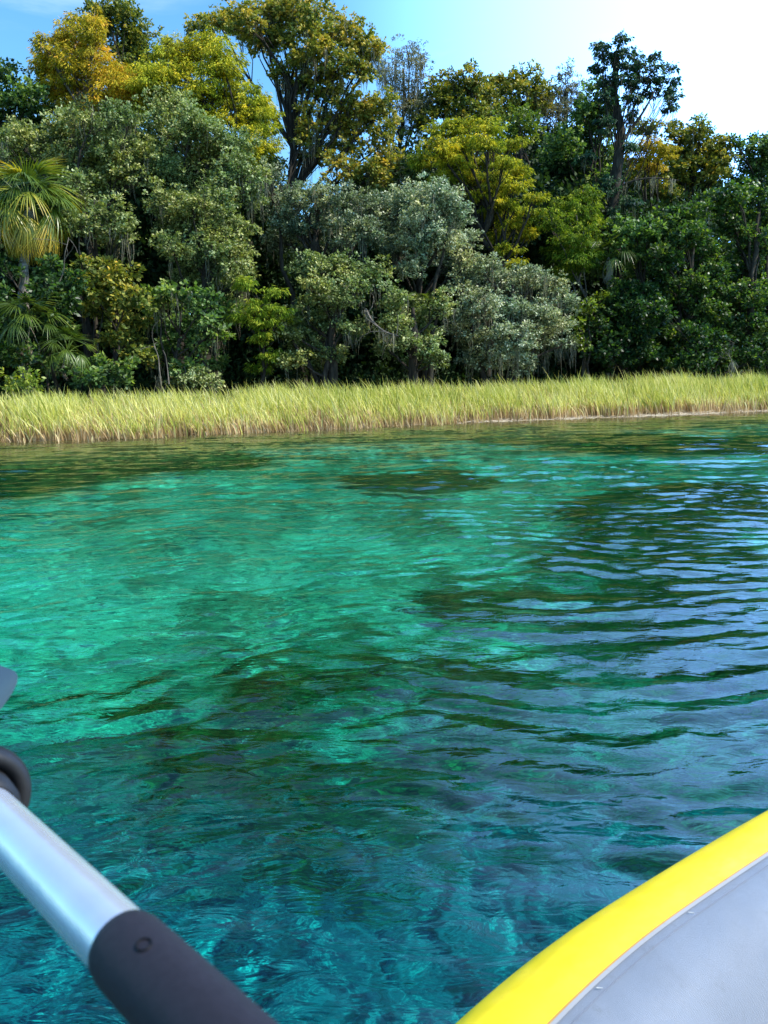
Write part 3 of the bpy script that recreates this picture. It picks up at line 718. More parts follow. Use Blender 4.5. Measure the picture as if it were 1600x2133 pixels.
T('live_oak', 'green oak low over the reeds with a bare mossy snag at its side, photo centre', 'tree', 'oak', YF(720, .6), 700,
  [(640, 560, 34, 28), (690, 560, 40, 30), (735, 580, 36, 30), (660, 610, 44, 32), (715, 625, 42, 32), (630, 660, 38, 30), (685, 670, 42, 30), (640, 715, 40, 28), (600, 690, 26, 28), (610, 750, 34, 26), (690, 735, 36, 24), (780, 570, 30, 26), (740, 680, 22, 24), (660, 765, 30, 20)],
  G_OAK, tshift=.06, moss=.16, stems=3)
T('live_oak', 'rounded green oak bough mass between the two silver oaks', 'tree', 'oak', YF(850, .4), 860,
  [(815, 620, 36, 28), (860, 645, 40, 30), (820, 670, 40, 30), (880, 690, 40, 28), (840, 715, 38, 26), (895, 725, 30, 24), (800, 720, 26, 24), (870, 755, 34, 22), (920, 640, 28, 30), (915, 750, 24, 22)], G_OAK, tshift=.08, moss=.14, stems=2)
T('lime_cypress', 'small bright lime green cypress at the reed edge, left of centre', 'tree', 'lime', YF(550, .6), 545,
  [(535, 640, 34, 14), (575, 650, 28, 13), (550, 672, 36, 14), (590, 690, 20, 11), (540, 705, 26, 13), (560, 740, 26, 15), (585, 752, 20, 11), (545, 765, 24, 13), (565, 610, 24, 13), (520, 590, 22, 14), (600, 665, 14, 10), (505, 660, 24, 14)],
  None, tshift=.10, trunk_r=.06, depth=.7)
T('leafy_tree', 'olive green tree in the lower left with a yellowing lower side', 'tree', 'tall', YF(225, .9), 225,
  [(200, 560, 36, 26), (245, 570, 36, 26), (185, 600, 38, 30), (235, 610, 42, 30), (275, 625, 28, 28), (215, 650, 38, 28), (270, 670, 26, 26), (275, 710, 24, 26), (240, 700, 30, 26), (290, 745, 26, 22)], None, tshift=-.04, stems=2, trunk_r=.09)
T('leafy_tree', 'dark leafy tree with hanging vines between the olive tree and the lime cypress', 'tree', 'green', YF(370, .8), 360,
  [(330, 620, 34, 28), (375, 620, 34, 28), (340, 670, 34, 28), (390, 680, 30, 28), (415, 720, 26, 24), (355, 725, 34, 26), (320, 745, 26, 22), (425, 640, 30, 28), (445, 755, 22, 18), (385, 765, 30, 18), (450, 690, 22, 26), (470, 660, 24, 26)], None, tshift=.14, moss=.16, stems=3, trunk_r=.07)
T('leafy_tree', 'dark low tree under the palm crown at the left edge', 'tree', 'dark', YF(110, .3), 130,
  [(110, 560, 28, 30), (95, 600, 26, 28), (130, 640, 30, 28), (150, 590, 20, 26), (15, 560, 34, 26), (-20, 620, 40, 30), (15, 690, 36, 28), (75, 705, 36, 28), (45, 655, 26, 18), (40, 740, 50, 26), (110, 690, 30, 28)], None, tshift=.0, stems=2, trunk_r=.06)
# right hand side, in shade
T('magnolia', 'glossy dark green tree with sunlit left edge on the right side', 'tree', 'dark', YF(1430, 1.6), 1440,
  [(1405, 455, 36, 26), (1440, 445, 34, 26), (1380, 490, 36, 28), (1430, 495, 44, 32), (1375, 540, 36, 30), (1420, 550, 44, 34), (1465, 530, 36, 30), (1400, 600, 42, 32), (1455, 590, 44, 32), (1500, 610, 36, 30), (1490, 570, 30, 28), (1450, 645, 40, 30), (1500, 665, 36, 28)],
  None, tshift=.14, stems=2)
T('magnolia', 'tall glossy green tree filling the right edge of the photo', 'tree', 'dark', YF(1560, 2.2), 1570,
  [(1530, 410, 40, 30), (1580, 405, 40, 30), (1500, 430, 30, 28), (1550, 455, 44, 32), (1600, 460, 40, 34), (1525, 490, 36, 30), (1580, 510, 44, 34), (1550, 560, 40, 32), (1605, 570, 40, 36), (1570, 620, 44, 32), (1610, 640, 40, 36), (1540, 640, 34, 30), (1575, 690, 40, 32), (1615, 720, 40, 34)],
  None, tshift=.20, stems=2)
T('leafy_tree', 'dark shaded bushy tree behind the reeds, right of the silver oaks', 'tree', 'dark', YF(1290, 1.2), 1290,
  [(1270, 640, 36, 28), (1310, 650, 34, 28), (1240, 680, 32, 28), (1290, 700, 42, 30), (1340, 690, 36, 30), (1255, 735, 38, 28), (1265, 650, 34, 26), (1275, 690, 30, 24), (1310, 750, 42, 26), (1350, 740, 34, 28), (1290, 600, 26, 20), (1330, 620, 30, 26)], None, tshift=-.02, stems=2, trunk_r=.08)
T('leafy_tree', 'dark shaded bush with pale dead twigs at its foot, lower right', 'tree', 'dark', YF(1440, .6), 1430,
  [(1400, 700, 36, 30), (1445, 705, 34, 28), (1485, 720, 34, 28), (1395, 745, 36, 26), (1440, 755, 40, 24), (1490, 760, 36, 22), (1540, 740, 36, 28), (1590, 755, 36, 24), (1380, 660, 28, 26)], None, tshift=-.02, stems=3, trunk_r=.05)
T('leafy_tree', 'bright leafed sapling beside the small palm, leaning left', 'tree', 'shrub', YF(1245, .9), 1225,
  [(1215, 650, 18, 16), (1235, 632, 18, 12), (1258, 618, 18, 10), (1275, 608, 14, 10), (1200, 680, 16, 18), (1210, 715, 14, 14)], None, tshift=-.15, trunk_r=.04)
T('leafy_tree', 'green vine draped tree in front of the dark cypress foot', 'tree', 'green', YF(1320, 2.4), 1330,
  [(1290, 500, 26, 20), (1325, 490, 28, 22), (1350, 470, 24, 22), (1310, 530, 28, 24), (1345, 520, 28, 26), (1290, 470, 18, 18), (1335, 570, 26, 26)], None, tshift=.16, trunk_r=.07)
# --- bushes at the foot, right behind the reeds
T('shrub', 'small rounded yellow green shrub in the reeds at the left edge', 'shrub', 'shrub', YF(45, -1.2), 45,
  [(25, 795, 20, 16), (55, 788, 22, 16), (40, 812, 30, 14), (70, 806, 14, 12)], None, tshift=.10, trunk_r=.03)
T('shrub', 'low leafy bush with pale leaves rising from the reeds left of the lime cypress', 'shrub', 'oak', YF(410, -.4), 415,
  [(390, 792, 22, 14), (425, 785, 22, 16), (445, 800, 20, 12), (360, 800, 20, 12)], None, tshift=.22, trunk_r=.03)
T('shrub', 'dark bush at the foot of the lower left olive tree', 'shrub', 'green', YF(170, -.2), 180,
  [(150, 760, 30, 22), (200, 765, 32, 22), (245, 770, 30, 20), (180, 790, 30, 14), (120, 770, 24, 18), (230, 795, 30, 12)], None, tshift=.0, trunk_r=.03)

# --- the dark interior of the wood, behind the trees one can tell apart
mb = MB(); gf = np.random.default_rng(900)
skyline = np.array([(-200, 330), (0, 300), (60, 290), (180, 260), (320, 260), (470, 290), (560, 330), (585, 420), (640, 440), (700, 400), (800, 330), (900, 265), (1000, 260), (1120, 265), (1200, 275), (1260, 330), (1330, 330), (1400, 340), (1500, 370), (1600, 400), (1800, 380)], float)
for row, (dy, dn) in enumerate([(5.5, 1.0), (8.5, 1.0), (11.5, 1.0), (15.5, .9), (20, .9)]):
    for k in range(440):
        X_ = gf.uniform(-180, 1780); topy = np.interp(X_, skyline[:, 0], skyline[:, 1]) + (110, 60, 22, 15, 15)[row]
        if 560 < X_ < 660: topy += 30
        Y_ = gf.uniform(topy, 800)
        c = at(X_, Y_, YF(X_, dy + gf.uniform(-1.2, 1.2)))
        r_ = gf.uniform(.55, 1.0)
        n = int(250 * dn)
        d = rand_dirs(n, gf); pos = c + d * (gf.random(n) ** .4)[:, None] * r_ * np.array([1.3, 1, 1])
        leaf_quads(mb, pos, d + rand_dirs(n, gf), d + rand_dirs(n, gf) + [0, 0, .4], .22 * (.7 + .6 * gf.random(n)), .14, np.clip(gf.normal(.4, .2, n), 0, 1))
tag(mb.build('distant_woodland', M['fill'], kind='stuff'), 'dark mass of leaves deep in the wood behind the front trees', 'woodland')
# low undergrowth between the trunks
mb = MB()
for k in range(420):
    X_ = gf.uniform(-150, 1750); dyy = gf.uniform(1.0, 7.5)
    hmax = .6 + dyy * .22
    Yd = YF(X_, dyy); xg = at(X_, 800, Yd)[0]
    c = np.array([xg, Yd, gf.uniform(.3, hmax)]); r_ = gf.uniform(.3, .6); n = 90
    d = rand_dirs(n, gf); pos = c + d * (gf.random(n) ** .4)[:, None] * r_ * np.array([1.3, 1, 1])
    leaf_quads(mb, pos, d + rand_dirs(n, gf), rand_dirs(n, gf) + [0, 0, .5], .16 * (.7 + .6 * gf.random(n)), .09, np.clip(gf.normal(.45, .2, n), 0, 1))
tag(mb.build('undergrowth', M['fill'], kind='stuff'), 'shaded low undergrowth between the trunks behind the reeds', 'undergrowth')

# ------------------------------------------------------------------ palms
def fan_frond(g, size, seg=17, spread=2.5, droop=.5):
    """a costapalmate fan: leaflets radiating from the end of the stalk; local +X outwards, Z up"""
    mb = MB()
    tint0 = g.uniform(-.06, .06)
    for k in range(seg):
        a = -spread / 2 + spread * k / (seg - 1)
        Lk = size * (.72 + .28 * math.cos(a * .75)) * g.uniform(.9, 1.08); m = 5
        s = np.linspace(0, 1, m)
        x = np.cos(a) * Lk * s; y = np.sin(a) * Lk * s
        z = -droop * g.uniform(.7, 1.5) * Lk * s ** 2.0 - .10 * abs(math.sin(a)) * Lk * s + g.normal(0, .01)
        P = np.stack([x, y, z], -1)
        w = .018 * size * 1.3 * np.array([.55, 1.15, 1.0, .65, .04]); side = np.array([-math.sin(a), math.cos(a), 0.35 * (1 if k % 2 else -1)])
        V = np.concatenate([P - side * w[:, None], P + side * w[:, None]]); q = np.arange(m - 1)
        mb.add(V, np.stack([q, q + 1, q + 1 + m, q + m], -1), np.clip(tint0 + .35 + .25 * np.tile(s, 2) + g.normal(0, .06), 0, 1))
    return mb
def stalk(mb, a, b, r):
    tube(mb, [a, (np.asarray(a) + b) / 2 + [0, 0, .04], b], [r, r * .8, r * .6], 5)

def palm(label, crown_px, Y, radius, n_live, n_gold, n_dead, base_px, trunk_r, seed, name='cabbage_palm', tshift=0, trunk_bottom=None):
    g = np.random.default_rng(seed)
    c = at(crown_px[0], crown_px[1], Y); bx = at(base_px, 700, Y)[0]
    u, v = uv_of(bx, Y); gz = float(bed_height(np.array(u), np.array(v)))
    root = empty(name, (bx, Y, gz), label, 'palm'); off = np.array([bx, Y, gz])
    if trunk_r:
        t = MB(); P = limb_path(off - [0, 0, .2], c - [0, 0, .15], g, .02, 16)
        tube(t, P - off, trunk_r * (1 + .06 * np.sin(np.arange(16) * 2.4)) * np.linspace(1.15, .95, 16), 14)
        t.build('trunk', M['palm_bark'], root, smooth=True)
    def place(el_, az_, stem, size, matk, tint, droop, spread):
        dirv = np.array([math.cos(el_) * math.cos(az_), math.cos(el_) * math.sin(az_), math.sin(el_)])
        fm = fan_frond(g, size, 23, spread, droop)
        e1 = c - off + dirv * stem
        # leaflets' plane: outwards axis leans down a little more than the stalk
        X = dirv * .9 + np.array([0, 0, -.30]); X /= np.linalg.norm(X)
        Yv = np.cross([0, 0, 1], X); Yv /= np.linalg.norm(Yv) + 1e-9; Zv = np.cross(X, Yv)
        Rm = np.stack([X, Yv, Zv], 0)
        for k in range(len(fm.v)): fm.v[k] = fm.v[k] @ Rm + e1
        fm.t = [np.clip(t_ + tint, 0, 1) for t_ in fm.t]
        stalk(fm, c - off, e1, .014)
        fm.build('frond', M[matk], root)
    for k in range(n_live):
        az_ = k * 2.4 + g.uniform(-.3, .3); el_ = math.radians(78 - 95 * (k / n_live) + g.uniform(-8, 8))
        place(el_, az_, radius * g.uniform(.42, .68), radius * g.uniform(.46, .58), 'frond', tshift + g.uniform(-.28, .16), g.uniform(.3, .9), g.uniform(2.2, 3.2))
    for k in range(n_gold):
        az_ = -math.pi / 2 + (k - (n_gold - 1) / 2) * 6.0 / n_gold + g.uniform(-.2, .2); el_ = math.radians(-38 + g.uniform(-10, 8))
        place(el_, az_, radius * .50, radius * .58, 'frond', .42, .8, 1.9)
    for k in range(n_dead):
        az_ = -math.pi / 2 + (k - (n_dead - 1) / 2) * 5.6 / n_dead; el_ = math.radians(-66 + g.uniform(-8, 8))
        place(el_, az_, radius * .48, radius * .45, 'dead', 0, .5, 1.0)
    return root
palm('tall cabbage palm with yellowing lower fronds at the left edge', (60, 428), 23.7, 1.38, 30, 13, 8, 46, .125, 5, tshift=.16)
palm('small cabbage palm half hidden in the dark wood beside the silver oaks', (1268, 535), 30.2, 1.0, 16, 0, 3, 1275, .11, 6, tshift=-.05)
palm('dark stemless palmetto below the tall palm', (62, 680), 22.1, 1.05, 18, 0, 3, 70, 0, 9, name='palmetto', tshift=-.16)
palm('dark green palmetto just behind the dark bush, right of the first palmetto', (140, 735), 22.2, .8, 14, 0, 2, 150, 0, 10, name='palmetto', tshift=-.18)
palm('palmetto fan glimpsed under the silver oak dome', (882, 645), 27.2, .7, 12, 0, 0, 882, 0, 12, name='palmetto', tshift=.02)

# ------------------------------------------------------------------ dead wood
def snag(label, pts, Y, r, seed, bark='pale_bark', twigs=6, moss=5, name='dead_branch'):
    g = np.random.default_rng(seed)
    P = np.array([at(x, y, Y + dz) for x, y, dz in pts]); Pc = catmull(P, 5)
    root = empty(name, P[0], label, 'branch')
    mb = MB(); tube(mb, Pc - P[0], np.linspace(r, r * .35, len(Pc)), 7); mb.build('limb', M[bark], root, smooth=True)
    tw = MB()
    for k in range(twigs):
        i0 = g.integers(2, len(Pc)); e = Pc[i0] + g.normal(0, .45, 3) * [1, .6, 1]
        tube(tw, limb_path(Pc[i0], e, g, .2, 5) - P[0], np.linspace(r * .35, .005, 5), 5)
    tw.build('twigs', M[bark], root)
    if moss:
        ms = MB()
        for k in range(moss): moss_hang(ms, Pc[g.integers(1, len(Pc))] - P[0], .5, g, 12)
        ms.build('spanish_moss', M['moss'], root, kind='stuff')
snag('bare pale snag with tan moss beside the green oak at the photo centre', [(762, 645, .5), (775, 668, .1), (800, 690, -.3), (830, 700, -.6)], 25.0, .045, 3)
snag('two pale thin stems rising behind the reeds at lower left', [(335, 800, 0), (332, 770, -.1), (330, 745, 0), (322, 720, .1)], 23.0, .025, 4, moss=1, twigs=3, name='bare_stem')
snag('second thin pale stem at lower left, slightly right of its twin', [(352, 800, 0), (349, 770, .1), (345, 740, 0)], 23.0, .022, 14, moss=0, twigs=2, name='bare_stem')
snag('curved grey vine hanging right of the tall palm trunk', [(118, 600, 0), (132, 565, 0), (135, 530, -.2), (140, 510, -.2), (143, 495, 0)], 22.5, .018, 15, moss=0, twigs=4, name='vine')
snag('bare horizontal limb reaching right from the dark cypress trunk', [(1298, 385, 0), (1330, 374, -.2), (1370, 371, -.3), (1415, 376, -.3)], 32.0, .045, 16, bark='bark', moss=6, twigs=5)
snag('steep dark limb rising right from the dark cypress into its side tuft', [(1300, 290, 0), (1320, 262, 0), (1345, 225, 0), (1368, 180, .1)], 32.0, .07, 17, bark='bark', moss=2, twigs=6)
snag('pale dead twigs at the foot of the lower right bush', [(1520, 790, 0), (1526, 760, 0), (1518, 735, .1), (1530, 715, 0)], 29.0, .02, 18, moss=2, twigs=9)

# ------------------------------------------------------------------ reeds
g = np.random.default_rng(55)
n = 68000
u = g.uniform(-15, 20, n); v = g.uniform(0, 1, n) ** 1.25 * 4.6
v0 = bank_wiggle(u) - .35 + .60 * sstep(-1, 5, u) + .38 * vnoise(u, u * 0, 71, 4, 1.1)
v = v0 + v
clump = vnoise(u, v, 72, 3, 1.0)
v = np.where(g.random(n) < .012, v0 - g.random(n) * .5, v); keep = g.random(n) < .66 + .75 * clump + .25 * (v - v0 < .6)
u, v, v0, clump = u[keep], v[keep], v0[keep], clump[keep]; n = len(u)
X, Y = xy_of(u, v); Z = bed_height(u, v) - .02
hgt = (1.02 + .22 * clump + g.normal(0, .13, n) + .12 * vnoise(u, v, 73, 2, .35)) * (.62 + .38 * sstep(0, .9, v - v0)) * (.64 + .10 * sstep(-8, 8, u)) 
tall = g.random(n) < .035; hgt = np.where(tall, hgt * 1.22, hgt)
dead = g.random(n) < .26 + .3 * vnoise(u, v, 79, 2, .8); hgt = np.where(dead, hgt * g.uniform(.4, .75, n), hgt)
lean = g.normal(-.15, .19, n) * hgt; lean_y = g.normal(-.03, .10, n) * hgt
lean = np.where(dead & (g.random(n) < .3), g.normal(0, .45, n) * hgt, lean)
m = 5; s = np.linspace(0, 1, m)
P = np.stack([X[:, None] + lean[:, None] * s ** 2.0, Y[:, None] + lean_y[:, None] * s ** 1.8, Z[:, None] + hgt[:, None] * (s - .06 * s ** 4 * (1 + 3 * (g.random(n) < .2))[:, None])], -1)
ang = g.normal(0, .7, n); side = np.stack([np.cos(ang), np.sin(ang), 0 * ang], -1)
wd = g.uniform(.006, .012, n)[:, None] * np.array([.7, .9, 1.0, .75, .08])
A = P - side[:, None] * wd[..., None]; B = P + side[:, None] * wd[..., None]
V = np.concatenate([A, B], 1).reshape(-1, 3)
q = np.arange(m - 1); Fq = np.stack([q, q + 1, q + 1 + m, q + m], -1)
F = (np.arange(n)[:, None, None] * 2 * m + Fq[None]).reshape(-1, 4)
tint = np.clip(g.normal(.60, .24, n) + .22 * vnoise(u, v, 77, 3, .7), 0, 1)
hh = np.where(dead[:, None], -.0, 1) * np.clip(s[None] * hgt[:, None] / .78 + g.normal(0, .13, (n, 1)) - .10 * vnoise(u, v, 78, 3, 1.5)[:, None], 0, 1.2)
mb = MB(); mb.add(V, F, np.repeat(tint, 2 * m), np.concatenate([hh, hh], 1).ravel())
m_reed, nt = new_mat('reed'); l = nt.links.new
ah = N(nt, 'ShaderNodeAttribute', attribute_name='along'); at2 = N(nt, 'ShaderNodeAttribute', attribute_name='tint')
brown = ramp(nt, at2.outputs['Fac'], [(0, (.14, .09, .035)), (.45, (.40, .26, .11)), (1, (.72, .52, .28))])
greenr = ramp(nt, at2.outputs['Fac'], [(0, (.15, .22, .03)), (.35, (.40, .43, .05)), (.7, (.68, .64, .13)), (1, (.84, .78, .34))])
f_ = N(nt, 'ShaderNodeMapRange', interpolation_type='SMOOTHSTEP'); f_.inputs['From Min'].default_value = .20; f_.inputs['From Max'].default_value = .55; l(ah.outputs['Fac'], f_.inputs['Value'])
mx = N(nt, 'ShaderNodeMixRGB'); l(f_.outputs[0], mx.inputs[0]); l(brown.outputs[0], mx.inputs[1]); l(greenr.outputs[0], mx.inputs[2])
p = N(nt, 'ShaderNodeBsdfPrincipled'); p.inputs['Roughness'].default_value = .5; p.inputs['Specular IOR Level'].default_value = .35
tr = N(nt, 'ShaderNodeBsdfTranslucent'); ms_ = N(nt, 'ShaderNodeMixShader'); ms_.inputs[0].default_value = .45
l(mx.outputs[0], p.inputs['Base Color']); l(mx.outputs[0], tr.inputs['Color']); l(p.outputs[0], ms_.inputs[1]); l(tr.outputs[0], ms_.inputs[2])
o_ = N(nt, 'ShaderNodeOutputMaterial'); l(ms_.outputs[0], o_.inputs[0])
tag(mb.build('reeds', m_reed, kind='stuff'), 'band of green reeds with brown bases standing along the far bank', 'reeds')
# broken reed litter at the water's edge
mb = MB(); n = 5000; u = g.uniform(-14, 19, n); v = bank_wiggle(u) + g.uniform(-.12, .55, n); X, Y = xy_of(u, v)
Z = np.maximum(bed_height(u, v), 0) + .012 + g.random(n) * .03
th = g.normal(.38, .7, n); ax = np.stack([np.cos(th), np.sin(th), g.normal(0, .12, n)], -1)
leaf_quads(mb, np.stack([X, Y, Z], -1), ax, np.tile([0, -.3, 1.], (n, 1)), g.uniform(.08, .35, n), .014, np.clip(g.normal(.55, .25, n), 0, 1))
m_lit, nt = new_mat('reed_litter'); a_ = N(nt, 'ShaderNodeAttribute', attribute_name='tint'); r_ = ramp(nt, a_.outputs['Fac'], [(0, (.14, .10, .06)), (.5, (.38, .30, .20)), (1, (.68, .60, .46))])
p = N(nt, 'ShaderNodeBsdfPrincipled'); p.inputs['Roughness'].default_value = .8; o_ = N(nt, 'ShaderNodeOutputMaterial'); nt.links.new(r_.outputs[0], p.inputs['Base Color']); nt.links.new(p.outputs[0], o_.inputs[0])
tag(mb.build('reed_litter', m_lit, kind='stuff'), 'pale broken stalks washed up at the foot of the reeds', 'reed litter')

# ------------------------------------------------------------------ kayak
PORT = [(-.62, -.55), (-.42, -.05), (-.20, .37), (.0, .70), (.169, .915), (.365, 1.099), (.507, 1.206), (.84, 1.455), (1.22, 1.69)]
PATH = np.array(PORT + [(1.55, 1.80), (1.72, 1.62), (1.55, 1.22), (1.15, .78), (.80, .38), (.45, -.05), (.14, -.50), (-.14, -.98), (-.44, -1.25), (-.70, -1.15), (-.72, -.85)])
CP = catmull(PATH, 16, True)
for _ in range(14): CP = (np.roll(CP, 3, 0) + np.roll(CP, -3, 0) + 2 * CP) / 4
ZC, RT = .12, .17
nT = len(CP); tan = np.roll(CP, -1, 0) - np.roll(CP, 1, 0); tan /= np.linalg.norm(tan, axis=1)[:, None]
outw = np.stack([-tan[:, 1], tan[:, 0]], -1)
def sweep(a0, a1, k, r, extra=None, closed=True):
    """strip of the tube's skin between two angles (0 = outboard, 90 = up)"""
    mbx = MB(); ang = np.radians(np.linspace(a0, a1, k))
    V = np.stack([CP[:, None, 0] + outw[:, None, 0] * np.cos(ang) * r, CP[:, None, 1] + outw[:, None, 1] * np.cos(ang) * r,
                  ZC + np.sin(ang)[None] * r + 0 * CP[:, None, 0]], -1)
    i = np.arange(nT)[:, None]; i2 = (i + 1) % nT; j = np.arange(k - 1)[None]
    F = np.stack([i * k + j, i * k + j + 1, i2 * k + j + 1, i2 * k + j], -1).reshape(-1, 4)
    mbx.add(V.reshape(-1, 3), F, h=np.repeat(np.arange(nT) / nT, k)); return mbx
def vinyl(name, col, rough, weave=0, spec=.5, sheen=0, coat=0):
    m, nt = new_mat(name); l = nt.links.new
    tc = N(nt, 'ShaderNodeTexCoord'); no = N(nt, 'ShaderNodeTexNoise'); no.inputs['Scale'].default_value = 9; no.inputs['Detail'].default_value = 5
    l(tc.outputs['Object'], no.inputs['Vector'])
    r = ramp(nt, no.outputs['Fac'], [(.35, tuple(c * .93 for c in col)), (.65, tuple(min(1, c * 1.04) for c in col))])
    p = N(nt, 'ShaderNodeBsdfPrincipled'); p.inputs['Roughness'].default_value = rough; p.inputs['Specular IOR Level'].default_value = spec
    p.inputs['Coat Weight'].default_value = coat; p.inputs['Coat Roughness'].default_value = .3
    l(r.outputs[0], p.inputs['Base Color'])
    b = N(nt, 'ShaderNodeBump'); b.inputs['Strength'].default_value = .25; b.inputs['Distance'].default_value = .004; l(no.outputs['Fac'], b.inputs['Height'])
    last = b
    if weave:
        w1 = N(nt, 'ShaderNodeTexWave', bands_direction='X'); w2 = N(nt, 'ShaderNodeTexWave', bands_direction='Y')
        for w in (w1, w2):
            w.inputs['Scale'].default_value = weave; w.inputs['Distortion'].default_value = 1.0; w.inputs['Detail'].default_value = 1
            mp = N(nt, 'ShaderNodeMapping'); mp.inputs['Rotation'].default_value = (0, 0, .67); l(tc.outputs['Object'], mp.inputs[0]); l(mp.outputs[0], w.inputs['Vector'])
        mm = N(nt, 'ShaderNodeMath', operation='MULTIPLY'); l(w1.outputs['Fac'], mm.inputs[0]); l(w2.outputs['Fac'], mm.inputs[1])
        b2 = N(nt, 'ShaderNodeBump'); b2.inputs['Strength'].default_value = .9; b2.inputs['Distance'].default_value = .0010; l(mm.outputs[0], b2.inputs['Height']); l(b.outputs[0], b2.inputs['Normal']); last = b2
    # wear: duller scuffs and faint water marks, a few soft wrinkles
    sc = N(nt, 'ShaderNodeTexNoise'); sc.inputs['Scale'].default_value = 26; sc.inputs['Detail'].default_value = 8; sc.inputs['Roughness'].default_value = .7; l(tc.outputs['Object'], sc.inputs['Vector'])
    rr_ = N(nt, 'ShaderNodeMapRange'); rr_.inputs['From Min'].default_value = .35; rr_.inputs['From Max'].default_value = .68; rr_.inputs['To Min'].default_value = rough * .85; rr_.inputs['To Max'].default_value = min(1, rough * 1.5)
    l(sc.outputs['Fac'], rr_.inputs['Value']); l(rr_.outputs[0], p.inputs['Roughness'])
    wr_ = N(nt, 'ShaderNodeTexNoise'); wr_.inputs['Scale'].default_value = 3.2; wr_.inputs['Detail'].default_value = 2; wr_.inputs['Distortion'].default_value = 1.5; l(tc.outputs['Object'], wr_.inputs['Vector'])
    b3 = N(nt, 'ShaderNodeBump'); b3.inputs['Strength'].default_value = .35; b3.inputs['Distance'].default_value = .02; l(wr_.outputs['Fac'], b3.inputs['Height']); l(last.outputs[0], b3.inputs['Normal'])
    sm = ramp(nt, sc.outputs['Fac'], [(.60, (1, 1, 1)), (.72, (.80, .79, .76))]); mm2 = N(nt, 'ShaderNodeMixRGB', blend_type='MULTIPLY'); mm2.inputs[0].default_value = 1
    l(r.outputs[0], mm2.inputs[1]); l(sm.outputs[0], mm2.inputs[2]); l(mm2.outputs[0], p.inputs['Base Color'])
    l(b3.outputs[0], p.inputs['Normal'])
    o = N(nt, 'ShaderNodeOutputMaterial'); l(p.outputs[0], o.inputs[0]); return m
kay = empty('kayak', (.45, .3, 0), 'yellow and grey inflatable kayak the photo is taken from, side tube at lower right', 'kayak')
def kpart(mbx, name, mat):
    for k in range(len(mbx.v)): mbx.v[k] = mbx.v[k] - np.array([.45, .3, 0])
    return mbx.build(name, mat, kay, smooth=True)
kpart(sweep(-110, 90.6, 40, RT), 'side_tube', vinyl('yellow_vinyl', (.92, .67, .012), .40, spec=.35))
kpart(sweep(91.2, 250, 34, RT + .0005), 'deck_cover', vinyl('grey_fabric', (.19, .21, .245), .38, weave=210, spec=.55))
kpart(sweep(90.1, 91.3, 3, RT + .0012), 'seam_edge', vinyl('seam_edge', (.42, .22, .03), .5))
kpart(sweep(91.2, 93.2, 4, RT + .0020), 'seam_welt', vinyl('seam_welt', (.27, .265, .26), .55))
kpart(sweep(97.2, 97.7, 3, RT + .0012), 'weld_shade', vinyl('weld_shade', (.12, .13, .16), .5))  # dark strip, the shadow of the weld groove put into its colour
floor = MB(); inner = np.stack([CP[:, 0] - outw[:, 0] * .10, CP[:, 1] - outw[:, 1] * .10, np.full(nT, .07)], -1)
cen = inner.mean(0); cen[2] = .07
rings = [inner * (1 - t) + cen * t for t in (0, .35, .7)] + [cen[None]]
for a_, b_ in zip(rings[:2], rings[1:3]):
    k = np.arange(nT); floor.add(np.concatenate([a_, b_]), np.stack([k, (k + 1) % nT, (k + 1) % nT + nT, k + nT], -1))
k = np.arange(nT); floor.add(np.concatenate([rings[2], cen[None]]), np.stack([k, (k + 1) % nT, np.full(nT, nT)], -1))
kpart(floor, 'floor', vinyl('floor_fabric', (.26, .29, .33), .5))
bot = MB(); outer = np.stack([CP[:, 0], CP[:, 1], np.full(nT, ZC - RT + .01)], -1); c2 = outer.mean(0)
bot.add(np.concatenate([outer, c2[None]]), np.stack([(k + 1) % nT, k, np.full(nT, nT)], -1)); kpart(bot, 'hull_bottom', vinyl('hull_vinyl', (.30, .30, .32), .5))
# stitched ticks where the fabric panels meet the seam
st = MB()
for fx in (4.55, 5.6, 6.45, 7.3):
    idx = int(fx * 16); c = CP[idx]; o2 = outw[idx]; t2 = tan[idx]
    a = math.radians(94.5); base = np.array([c[0] + o2[0] * math.cos(a) * (RT + .003), c[1] + o2[1] * math.cos(a) * (RT + .003), ZC + math.sin(a) * (RT + .003)])
    tt = np.array([t2[0], t2[1], 0]); ss = np.array([-o2[0], -o2[1], -.05])
    tube(st, [base - tt * .004, base + tt * .002 + ss * .006], [.0008, .0005], 6, True)
kpart(st, 'stitching', vinyl('thread', (.5, .49, .46), .6))

# ------------------------------------------------------------------ paddle
PA = np.array([0, 0, CAM_H]) + ray(0, 1715) * .553
PB = np.array([0, 0, CAM_H]) + ray(240, 1955) * .422
pu = (PA - PB) / np.linalg.norm(PA - PB); LEN = np.linalg.norm(PA - PB)
pad = empty('paddle', PB, 'kayak paddle with silver shaft, dark foam grip and black drip ring, lower left', 'paddle')
def lathe(profile, nseg=48):
    """profile: (distance from PB along the shaft, radius)"""
    mbx = MB(); pr = np.array(profile); n_ = nseg
    z = np.cross(pu, [0, 0, 1]); z /= np.linalg.norm(z); y = np.cross(z, pu); th = np.linspace(0, 2 * math.pi, n_, endpoint=False)
    V = pu[None, None] * pr[:, 0][:, None, None] + pr[:, 1][:, None, None] * (z * np.cos(th)[None, :, None] + y * np.sin(th)[None, :, None])
    i = np.arange(len(pr) - 1)[:, None]; j = np.arange(n_)[None]; j2 = (j + 1) % n_
    mbx.add(V.reshape(-1, 3), np.stack([i * n_ + j, i * n_ + j2, (i + 1) * n_ + j2, (i + 1) * n_ + j], -1).reshape(-1, 4)); return mbx
m_alu = simple_mat('brushed_aluminium', [(.3, (.66, .69, .76)), (.7, (.76, .79, .86))], 30, .24, .5, .04, (1, 1, 1), metallic=.68)
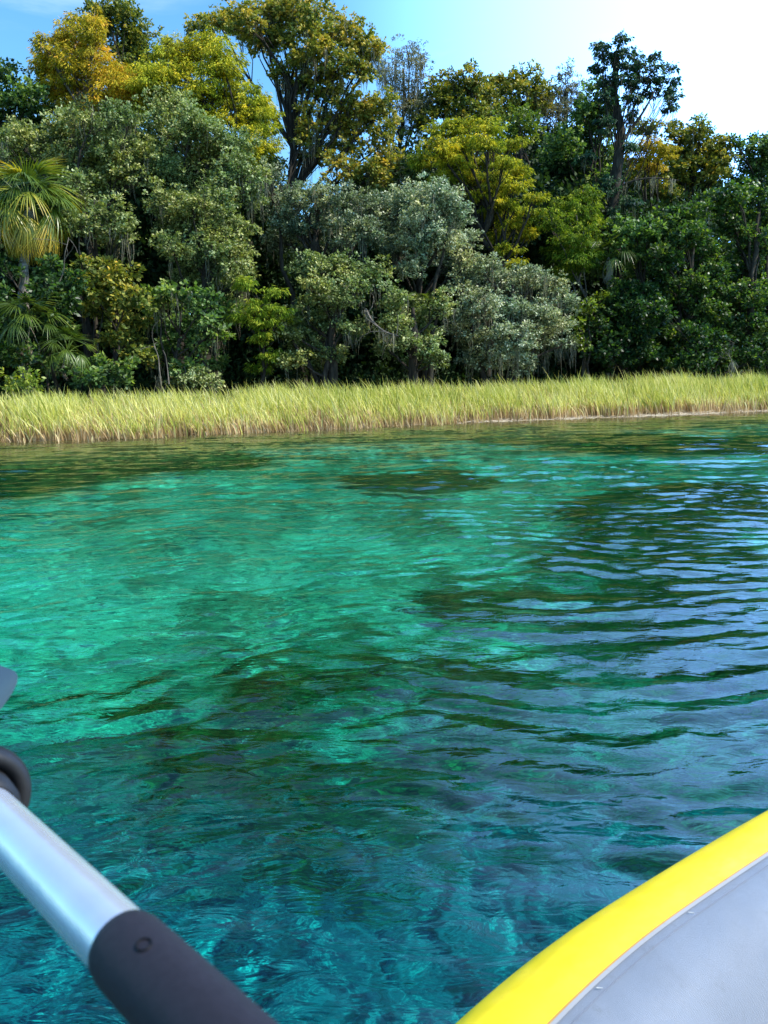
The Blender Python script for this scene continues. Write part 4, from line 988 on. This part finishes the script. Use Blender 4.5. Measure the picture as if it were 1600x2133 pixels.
lathe([(-.75, .0146), (LEN + .62, .0146)]).build('shaft', m_alu, pad, smooth=True)
m_foam = simple_mat('grip_foam', [(.35, (.012, .0105, .016)), (.65, (.015, .0135, .020))], 260, .62, .3, .06)
lathe([(-.42, .0147), (-.42, .016), (-.40, .0168), (-.030, .0168), (-.014, .0166), (-.009, .0158), (-.008, .0147)]).build('grip', m_foam, pad, smooth=True)
m_rub = simple_mat('black_rubber', [(.3, (.008, .008, .009)), (.7, (.016, .016, .017))], 20, .5, .25, .1)
rg_ = []
for t in np.linspace(0, 2 * math.pi, 20): rg_.append((LEN + .047 + .010 * math.sin(t), .0265 + .0065 * math.cos(t)))
d_ = lathe(rg_).build('drip_ring', m_rub, pad, smooth=True)
lathe([(LEN + .02, .0152), (LEN + .022, .019), (LEN + .05, .0215), (LEN + .085, .0215), (LEN + .09, .0152)]).build('collar', m_rub, pad, smooth=True)
# blade: a curved spoon with a rounded tip and a centre rib
zb = np.cross(pu, [0, 0, 1]); zb /= np.linalg.norm(zb); nb = np.cross(zb, pu)
bm2 = MB(); nu_, nw_ = 26, 13; B0_ = LEN + .12
for side_, thk in ((1, .0025), (-1, -.0025)):
    Vv = []
    for a in np.linspace(0, 1, nu_):
        half = .092 * min(1, (math.sin(min(a * 5.2, math.pi / 2))) * .85 + .15) * (1 - max(0, a - .72) ** 2 * 9.5)
        for b in np.linspace(-1, 1, nw_):
            Vv.append(pu * (B0_ + a * .46) + zb * half * b + nb * (.035 * b * b * half / .095 - .02 * math.sin(a * math.pi) + thk * (1 - b ** 4) * (1 - (2 * a - 1) ** 8) + (.006 * side_ * math.exp(-(b * 5) ** 2))))
    i = np.arange(nu_ - 1)[:, None]; j = np.arange(nw_ - 1)[None]
    bm2.add(Vv, np.stack([i * nw_ + j, i * nw_ + j + 1, (i + 1) * nw_ + j + 1, (i + 1) * nw_ + j], -1).reshape(-1, 4))
bm2.build('blade', simple_mat('blade_plastic', [(.3, (.022, .027, .045)), (.7, (.03, .036, .055))], 12, .4, .5, .05), pad, smooth=True)
# dark mark on the grip, built as a small added disc
def on_grip(px_, py_, dist0=.33):
    d = ray(px_, py_); o = np.array([0, 0, CAM_H]) - PB
    w = np.cross(pu, o); q = np.cross(pu, d); a_, b_, c_ = q @ q, 2 * w @ q, w @ w - .0168 ** 2
    t = (-b_ - math.sqrt(max(b_ * b_ - 4 * a_ * c_, 0))) / (2 * a_); P = o + d * t
    nrm = P - pu * (P @ pu); return P, nrm / np.linalg.norm(nrm)
Pn, nn = on_grip(300, 1968)
bt = MB(); t1 = np.cross(nn, pu); th = np.linspace(0, 2 * math.pi, 20, endpoint=False); rows = []
for rr_, hh_ in ((.0042, -.0006), (.0040, .0005), (.0034, .0006), (.0031, -.0002), (.001, -.0003)):
    rows.append(Pn + nn * hh_ + rr_ * (pu * np.cos(th)[:, None] + t1 * np.sin(th)[:, None] * .8))
V = np.concatenate(rows); i = np.arange(4)[:, None]; j = np.arange(20)[None]
bt.add(V, np.stack([i * 20 + j, i * 20 + (j + 1) % 20, (i + 1) * 20 + (j + 1) % 20, (i + 1) * 20 + j], -1).reshape(-1, 4)); bt.add(rows[-1], [list(range(20))])
bt.build('grip_mark', simple_mat('mark_black', [(.3, (.002, .002, .003)), (.7, (.004, .004, .005))], 20, .6, .15, .1), pad, smooth=True)
